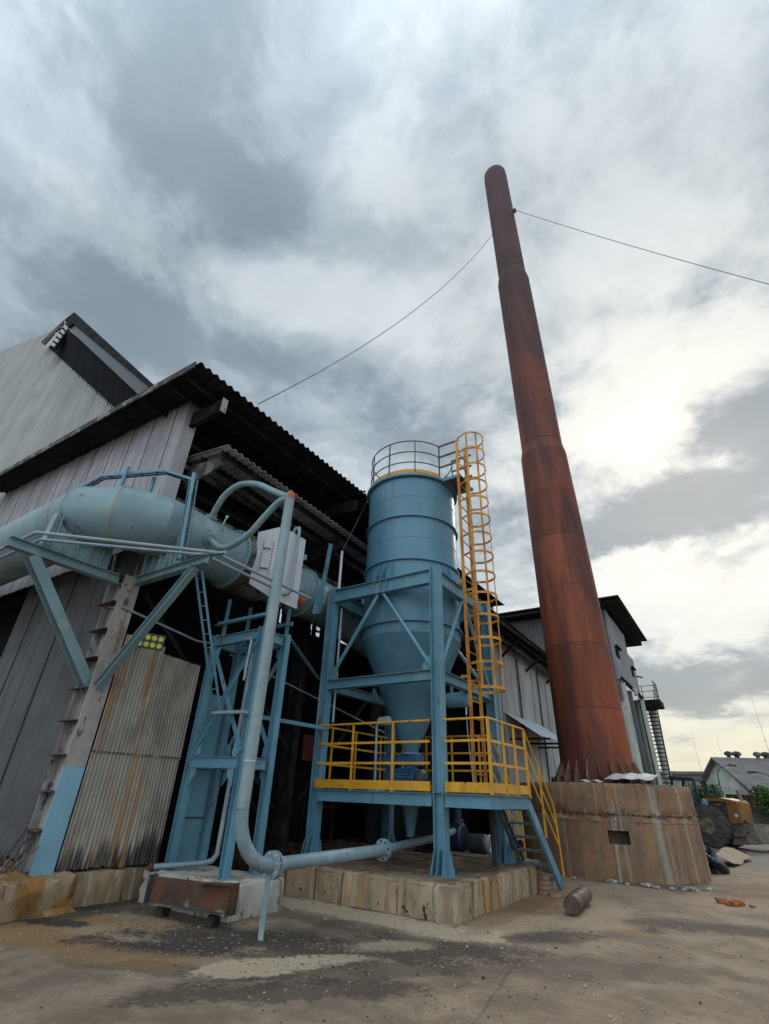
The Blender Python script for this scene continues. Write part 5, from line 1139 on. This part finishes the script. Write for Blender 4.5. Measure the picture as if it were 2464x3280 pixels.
solo('cardboard_sheet', MB().sheet((-1.55, 20.6, .36), (.12, 1, -.02), (1, -.15, -.45), 3.6, .62, 4.0, .05, .02, 6, 8, .1), M['sand'], 'tan crumpled sheet of board leaning over rubble beyond the pedestal', 'board', (-1.3, 20, 0))
solo('timber_plank', MB().bar((-1.9, 24.8, .36), (-.85, 26.3, .05), .16, .06), M['wood'], 'dark plank end poking out beyond the tan board', 'plank', (-1.2, 25.5, 0), smooth=0)
ob = None
for i, (x, y, a, s) in enumerate(((-.98, 13.25, .3, 1.0), (-.80, 13.12, 1.2, .8), (-.74, 13.30, -.4, .9), (-.52, 13.15, .8, .5), (-.90, 13.05, 2.0, .6))):
    if ob is None: ob = obj('brick_fragment', MB().rough_box((-.12, -.06, 0), (.12, .06, .07), (4, 3, 2), .014, 55), M['orange_brick'], None, 40); o = ob
    else: o = ob.copy(); COL.objects.link(o)
    o.location = (x, y, 0); o.rotation_euler = (0, 0, a); o.scale = (s, s, s)
    tag(o, ['largest bright orange brick lump on the open ground at right', 'orange brick lump nearest front of the broken brick pieces', 'orange brick lump behind the others in the broken pieces', 'smallest orange brick crumb, off to the right of the rest', 'orange brick chip in front of the largest lump'][i], 'brick', 'broken orange brick pieces')
# rubble crumbs at the pedestal foot and loose stones over the yard
def scatter(name, spots, n, s0, s1, mat, label, seed):
    r = random.Random(seed); mb = MB()
    for _ in range(n):
        cx, cy, rx, ry = r.choice(spots); x, y = r.gauss(cx, rx), r.gauss(cy, ry); s = r.uniform(s0, s1)*(1 if r.random() < .9 else 1.7)
        pts = [Vector((r.uniform(-1, 1), r.uniform(-1, 1), r.uniform(-.2, .9))) for _ in range(6)]
        b = [(x+s*(1 if k & 1 else -1)*r.uniform(.5, 1), y+s*(1 if k & 2 else -1)*r.uniform(.5, 1), max(-.01, s*(.7 if k & 4 else -.3)*r.uniform(.4, 1))) for k in range(8)]
        mb.add(b, [(0,2,3,1),(4,5,7,6),(0,1,5,4),(1,3,7,5),(3,2,6,7),(2,0,4,6)])
    return solo(name, mb, mat, label, 'gravel', (0, 0, 0), kind='stuff', smooth=0)
scatter('gravel', [(-4.5, 6, 1.8, 1.2), (-3, 9, 1, 1.6), (-6.5, 5, 1.2, .5), (-1.5, 11, 1.4, 1.4), (-5.3, 7.4, 1.4, .3), (-2.5, 6.5, 1.5, 1.2)], 2600, .003, .009, M['concw'], 'small pale grit scattered over the yard', 8)
scatter('dark_grit', [(-4.7, 5.7, 1.5, .8), (-3, 8, 1.2, 1.4), (-6.3, 5.1, 1.1, .4), (-2, 10.5, 1.4, 1.4), (-4.0, 5.0, 1.6, .9)], 700, .003, .009, M['wood'], 'small dark crumbs scattered over the yard', 9)
def chunks():
    r = random.Random(14)
    spots = [(-2.45, 14.35), (-2.25, 14.28), (-1.95, 14.30), (-1.75, 14.36), (-1.62, 14.5), (-1.5, 14.42), (-3.2, 14.35), (-2.85, 14.25), (-1.3, 14.8), (-4.0, 14.3)]
    o0 = None
    D_ = ['first', 'second', 'third', 'fourth', 'fifth', 'sixth', 'seventh', 'eighth', 'ninth', 'tenth']
    for i, (x, y) in enumerate(sorted(spots)):
        if o0 is None: o0 = obj('concrete_chunk', MB().rough_box((-.09, -.06, 0), (.09, .06, .06), (4, 3, 2), .018, 71), M['concw'], None, 30); o = o0
        else: o = o0.copy(); COL.objects.link(o)
        o.location = (x, y, 0); s = r.uniform(.6, 1.4); o.scale = (s, s, s*.8); o.rotation_euler = (0, 0, r.uniform(0, 6))
        tag(o, 'pale broken concrete chunk at the pedestal foot, %s from the left' % D_[i], 'rubble', 'broken concrete at the pedestal foot')
chunks()

# ================================================================== LOADER
def build_loader():
    base = Vector((-1.86, 29.0, 0)); e1 = Vector((.875, -.30, 0)).normalized(); e2 = Vector((-e1.y, e1.x, 0)); k = 1/155/.93
    t = thing('wheel_loader', base, 'old mud covered yellow wheel loader parked behind the pedestal', 'loader')
    def P(px, py, d=0):
        X, Y = (px-1265)/100, (850-py)/100
        s = -.0585+.5466*X+.1398*Y+.0015*X*Y+.0011*Y*Y-.0096*X*X; z = .0014+.0463*X+.4888*Y-.0087*X*Y+.0037*Y*Y
        return base+e1*s+e2*d+Vector((0, 0, z))
    def G(s, d, z): return base+e1*s+e2*d+Vector((0, 0, z))
    def slab(name, pts, d0, d1, mat, par=None): 
        w = [P(px, py, d0) for px, py in pts]; return obj(name, MB().prism(w, e2*(d1-d0)), M[mat], par or t, 0)
    wz = .79
    for s in (0.0, -2.3):
        for d in (-.22, 1.55):
            n = 'wheel'; c = G(s, d, wz)
            w = obj(n, MB().tube([c-e2*.22, c-e2*.17, c+e2*.17, c+e2*.22], [.64, .79, .79, .64], 40), M['tyre'], t, 30)
            b = MB()
            for q in range(22):
                a = 2*pi*q/22
                for sd in (-1, 1):
                    p = c+e1*math.cos(a)*.79+Vector((0, 0, math.sin(a)*.79)); p2 = c+e1*math.cos(a+.12)*.79+Vector((0, 0, math.sin(a+.12)*.79)); b.bar(p+e2*sd*.02, p2+e2*sd*.19, .05, .05, e1*math.cos(a)+Vector((0, 0, math.sin(a))))
            obj('tread_lug', b, M['tyre'], w, 0)
            obj('rim', MB().tube([c-e2*.235, c-e2*.20, c-e2*.13], [.28, .33, .20], 28), M['mud'], w)
            obj('hub', MB().tube([c-e2*.26, c-e2*.1], .13, 16), M['mud'], w)
    slab('fender', [(1120, 640), (1150, 560), (1215, 560), (1240, 600)], -.25, .35, 'mud')
    slab('chassis', [(1230, 730), (1200, 560), (1330, 520), (1390, 760)], 0, 1.3, 'loaderd')
    slab('engine_side', [(1230, 660), (1195, 500), (1335, 515), (1375, 670)], .02, 1.2, 'loaderd')
    h = slab('hood', [(1195, 500), (1190, 478), (1300, 478), (1405, 500), (1425, 518), (1345, 517), (1300, 505)], -.05, 1.3, 'loader')
    slab('grille_panel', [(1372, 670), (1340, 516), (1428, 516), (1455, 670)], -.03, 1.3, 'loader')
    slab('emblem', [(1412, 622), (1406, 600), (1428, 600), (1433, 622)], -.045, -.032, 'white')
    slab('side_opening', [(1290, 560), (1262, 520), (1312, 523), (1325, 560)], .005, .018, 'loader')
    slab('rear_frame', [(1390, 770), (1372, 672), (1545, 675), (1560, 735), (1520, 768)], .1, 1.2, 'mud')
    slab('counterweight', [(1378, 830), (1385, 775), (1515, 770), (1525, 828)], .15, 1.1, 'mud')
    bk = slab('bucket', [(1520, 828), (1515, 770), (1545, 740), (1535, 682), (1572, 680), (1612, 765), (1640, 826)], -.35, 1.9, 'mud')
    obj('bucket_lip', MB().prism([P(1520, 829, -.38), P(1645, 827, -.38), P(1645, 821, -.38), P(1520, 822, -.38)], e2*2.3), M['fascia'], bk, 0)
    slab('lift_arm', [(1440, 650), (1450, 640), (1560, 720), (1550, 740)], .3, .45, 'loaderd')
    # cab
    for px in (935, 1075):
        for d in (0, 1.15): obj('cab_post', MB().bar(P(px+(20 if px > 1000 else 0), 335, d), P(px+(85 if px > 1000 else 10), 590, d), .10, .09, e1), M['cabblue'], t, 0)
    slab('cab_roof', [(915, 345), (920, 315), (1090, 330), (1095, 345)], -.1, 1.3, 'cabblue')
    slab('cab_base', [(960, 640), (950, 520), (1150, 520), (1170, 640)], 0, 1.2, 'cabblue')
    slab('seat', [(1010, 530), (990, 440), (1030, 440), (1060, 530)], .4, .9, 'black')
    obj('exhaust_pipe', MB().tube([P(1250, 480, .4), P(1222, 400, .4), P(1208, 376, .4)], .07, 14), M['black'], t)
    obj('air_cleaner', MB().tube([P(1185, 555, .05), P(1182, 500, .05), P(1180, 488, .05)], [.15, .15, .08], 20), M['duct'], t)
    obj('steering_post', MB().bar(P(1170, 500, .5), P(1145, 430, .5), .06, .06), M['loaderd'], t, 0)
    obj('intake', MB().tube([P(1150, 478, .6), P(1200, 462, .6), P(1205, 474, .6)], .08, 12), M['loaderd'], t)
    slab('guard_post', [(1410, 500), (1372, 420), (1390, 420), (1428, 500)], .5, .62, 'mud')
build_loader()

# ================================================================== BEYOND THE YARD
def build_far():
    t = thing('far_shed', (0, 50, 0), 'distant whitewashed gable shed with long grey roof at the right edge', 'shed')
    r0 = Vector((.1, 48, 2.55)); l0 = Vector((-3.25, 53.6, 3.15)); ap = Vector((-1.85, 52.0, 4.85)); e = Vector((.88, .40, 0))*16
    g = Vector((-.25, -.45, 0))
    obj('gable_wall', MB().prism([r0-Vector((0, 0, 2.6)), r0+Vector((-.4, .6, 0)), ap-Vector((0, 0, .15)), l0+Vector((.15, -.2, 0)), l0-Vector((0, 0, 3.2))], e*.02), M['farwall'], t, 0)
    obj('gable_panel', MB().prism([ap+Vector((-.1, .1, -.5))+g*.05, ap+Vector((.5, -.85, -.5))+g*.05, ap+Vector((.5, -.85, -1.25))+g*.05, ap+Vector((-.1, .1, -1.25))+g*.05], g*.1), M['ruststeel'], t, 0)
    obj('roof', MB().prism([r0+g, ap+g, ap+e, r0+e], (0, 0, .12)), M['farroof'], t, 0)
    obj('roof', MB().prism([ap+g, l0+g, l0+e, ap+e], (0, 0, .12)), M['farroof'], t, 0)
    obj('side_wall', MB().prism([r0-Vector((0, 0, 2.6)), r0+e-Vector((0, 0, 2.6)), r0+e, r0], (.0, .1, 0)), M['farwall'], t, 0)
    for f, s in ((.07, .9), (.11, 1.1), (.21, .9), (.25, 1.2)):
        c = ap+e*f; obj('roof_ventilator', MB().lathe([(.16*s, .05), (.16*s, .25), (.30*s, .30), (.34*s, .42), (.24*s, .55), (0, .62)], c, 18), M['fascia'], t)
    L = thing('long_roof_building', (-5, 62, 0), 'distant low brown building with long flat roof left of the white gable', 'building')
    obj('roof', MB().box((-14, 60, 4.05), (-2.2, 68, 4.30)), M['farroof'], L, 0); obj('wall', MB().box((-13.8, 60.4, 0), (-2.4, 67.5, 4.05)), M['ruststeel'], L, 0)
    obj('door', MB().box((-3.9, 60.33, 0), (-3.3, 60.39, 3.6)), M['wood'], L, 0)
    solo('yard_wall', MB().box((-3.2, 40, 0), (14, 40.25, 1.35)), M['block'], 'dark grey block wall along the far side of the yard', 'wall', (0, 40, 0), smooth=0)
    solo('yard_fence', MB().box((-1.6, 45, 0), (6, 45.1, 2.25)), M['wood'], 'dark fence below the distant gable shed', 'fence', (0, 45, 0), smooth=0)
    solo('yard_wall', MB().box((-8, 41.5, 0), (-3.25, 41.7, 1.2)), M['farwall'], 'pale low wall half hidden behind the loader cab', 'wall', (-5, 41, 0), smooth=0)
    def lamp(x, y, h, dx, label):
        s = thing('street_lamp', (x, y, 0), label, 'street lamp')
        pts = [(x, y, 0), (x, y, h*.7), (x+.03*dx, y, h*.86), (x+.25*dx, y, h*.96), (x+.7*dx, y, h)]
        obj('pole', MB().tube(pts, [.045, .038, .03, .026, .024], 10), M['fascia'], s)
        hp = Vector(pts[-1]); obj('lamp_head', MB().tube([hp, hp+Vector((.2*dx, 0, .02)), hp+Vector((.55*dx, 0, .0)), hp+Vector((.6*dx, 0, -.02))], [.03, .06, .08, .03], 14), M['fascia'], s)
    lamp(-1.72, 44, 3.95, 1, 'thin grey street lamp standing before the white gable')
    lamp(1.35, 43, 3.5, -1, 'street lamp with pale head at the right edge of the photo')
    for (x, y, z, lb) in ((-4.4, 75, 9.4, 'thin mast on the skyline just right of the dark stair'), (-1.9, 75, 9.0, 'thin mast on the skyline above the left end of the gable'), (2.2, 60, 11.0, 'tall thin mast at the right edge above the grey roof'), (-2.6, 75, 7.0, 'shortest thin mast near the gable roof')):
        m = thing('antenna_mast', (x, y, 0), lb, 'mast')
        obj('pole', MB().tube([(x, y, 0), (x, y, z*.6), (x, y, z)], [.032, .022, .010], 6), M['galv'], m)
        obj('guy_ring', MB().box((x-.12, y-.02, z*.62), (x+.12, y+.02, z*.62+.04)), M['galv'], m, 0)
    def shrub(c, s, n, seed, label):
        r = random.Random(seed); t = thing('shrub', (c[0], c[1], 0), label, 'shrub'); mb = MB(); st = MB()
        lob = [(Vector((c[0]+r.uniform(-1, 1)*s[0]*.7, c[1]+r.uniform(-1, 1)*s[1]*.6, c[2]+r.uniform(-.35, .55)*s[2])), r.uniform(.3, .55)) for _ in range(11)]
        for p, q in lob: st.tube([(c[0]+r.uniform(-.2, .2), c[1], 0), p.lerp(Vector((c[0], c[1], 0)), .4), p], [.035, .025, .012], 6)
        for _ in range(n):
            p, q = r.choice(lob); d = Vector((r.gauss(0, 1), r.gauss(0, 1), r.gauss(0, 1))).normalized()*q*s[2]*r.uniform(.5, 1.05); p = p+d*1.1
            if p.z < .05: continue
            a = Vector((r.gauss(0, 1), r.gauss(0, 1), r.gauss(0, .5))).normalized(); b = a.cross(Vector((r.gauss(0, 1), r.gauss(0, 1), r.gauss(0, 1)))).normalized(); l = r.uniform(.06, .12)
            mb.add([p-a*l, p+b*l*.45, p+a*l, p-b*l*.45], [(0, 1, 2, 3)])
        obj('foliage', mb, M['leaf'], t, 0); obj('stem', st, M['wood'], t)
    shrub((1.05, 39.3, 1.75), (1.9, .7, .95), 4200, 3, 'bright green shrub spilling over the dark wall at the right')
    shrub((-2.75, 42.6, 2.0), (1.1, .6, .95), 2600, 4, 'bright green shrub behind the loader cab')
    shrub((-5.4, 43.0, 1.6), (1.6, .5, .8), 1500, 5, 'low green shrub hidden mostly behind the pedestal')
build_far()
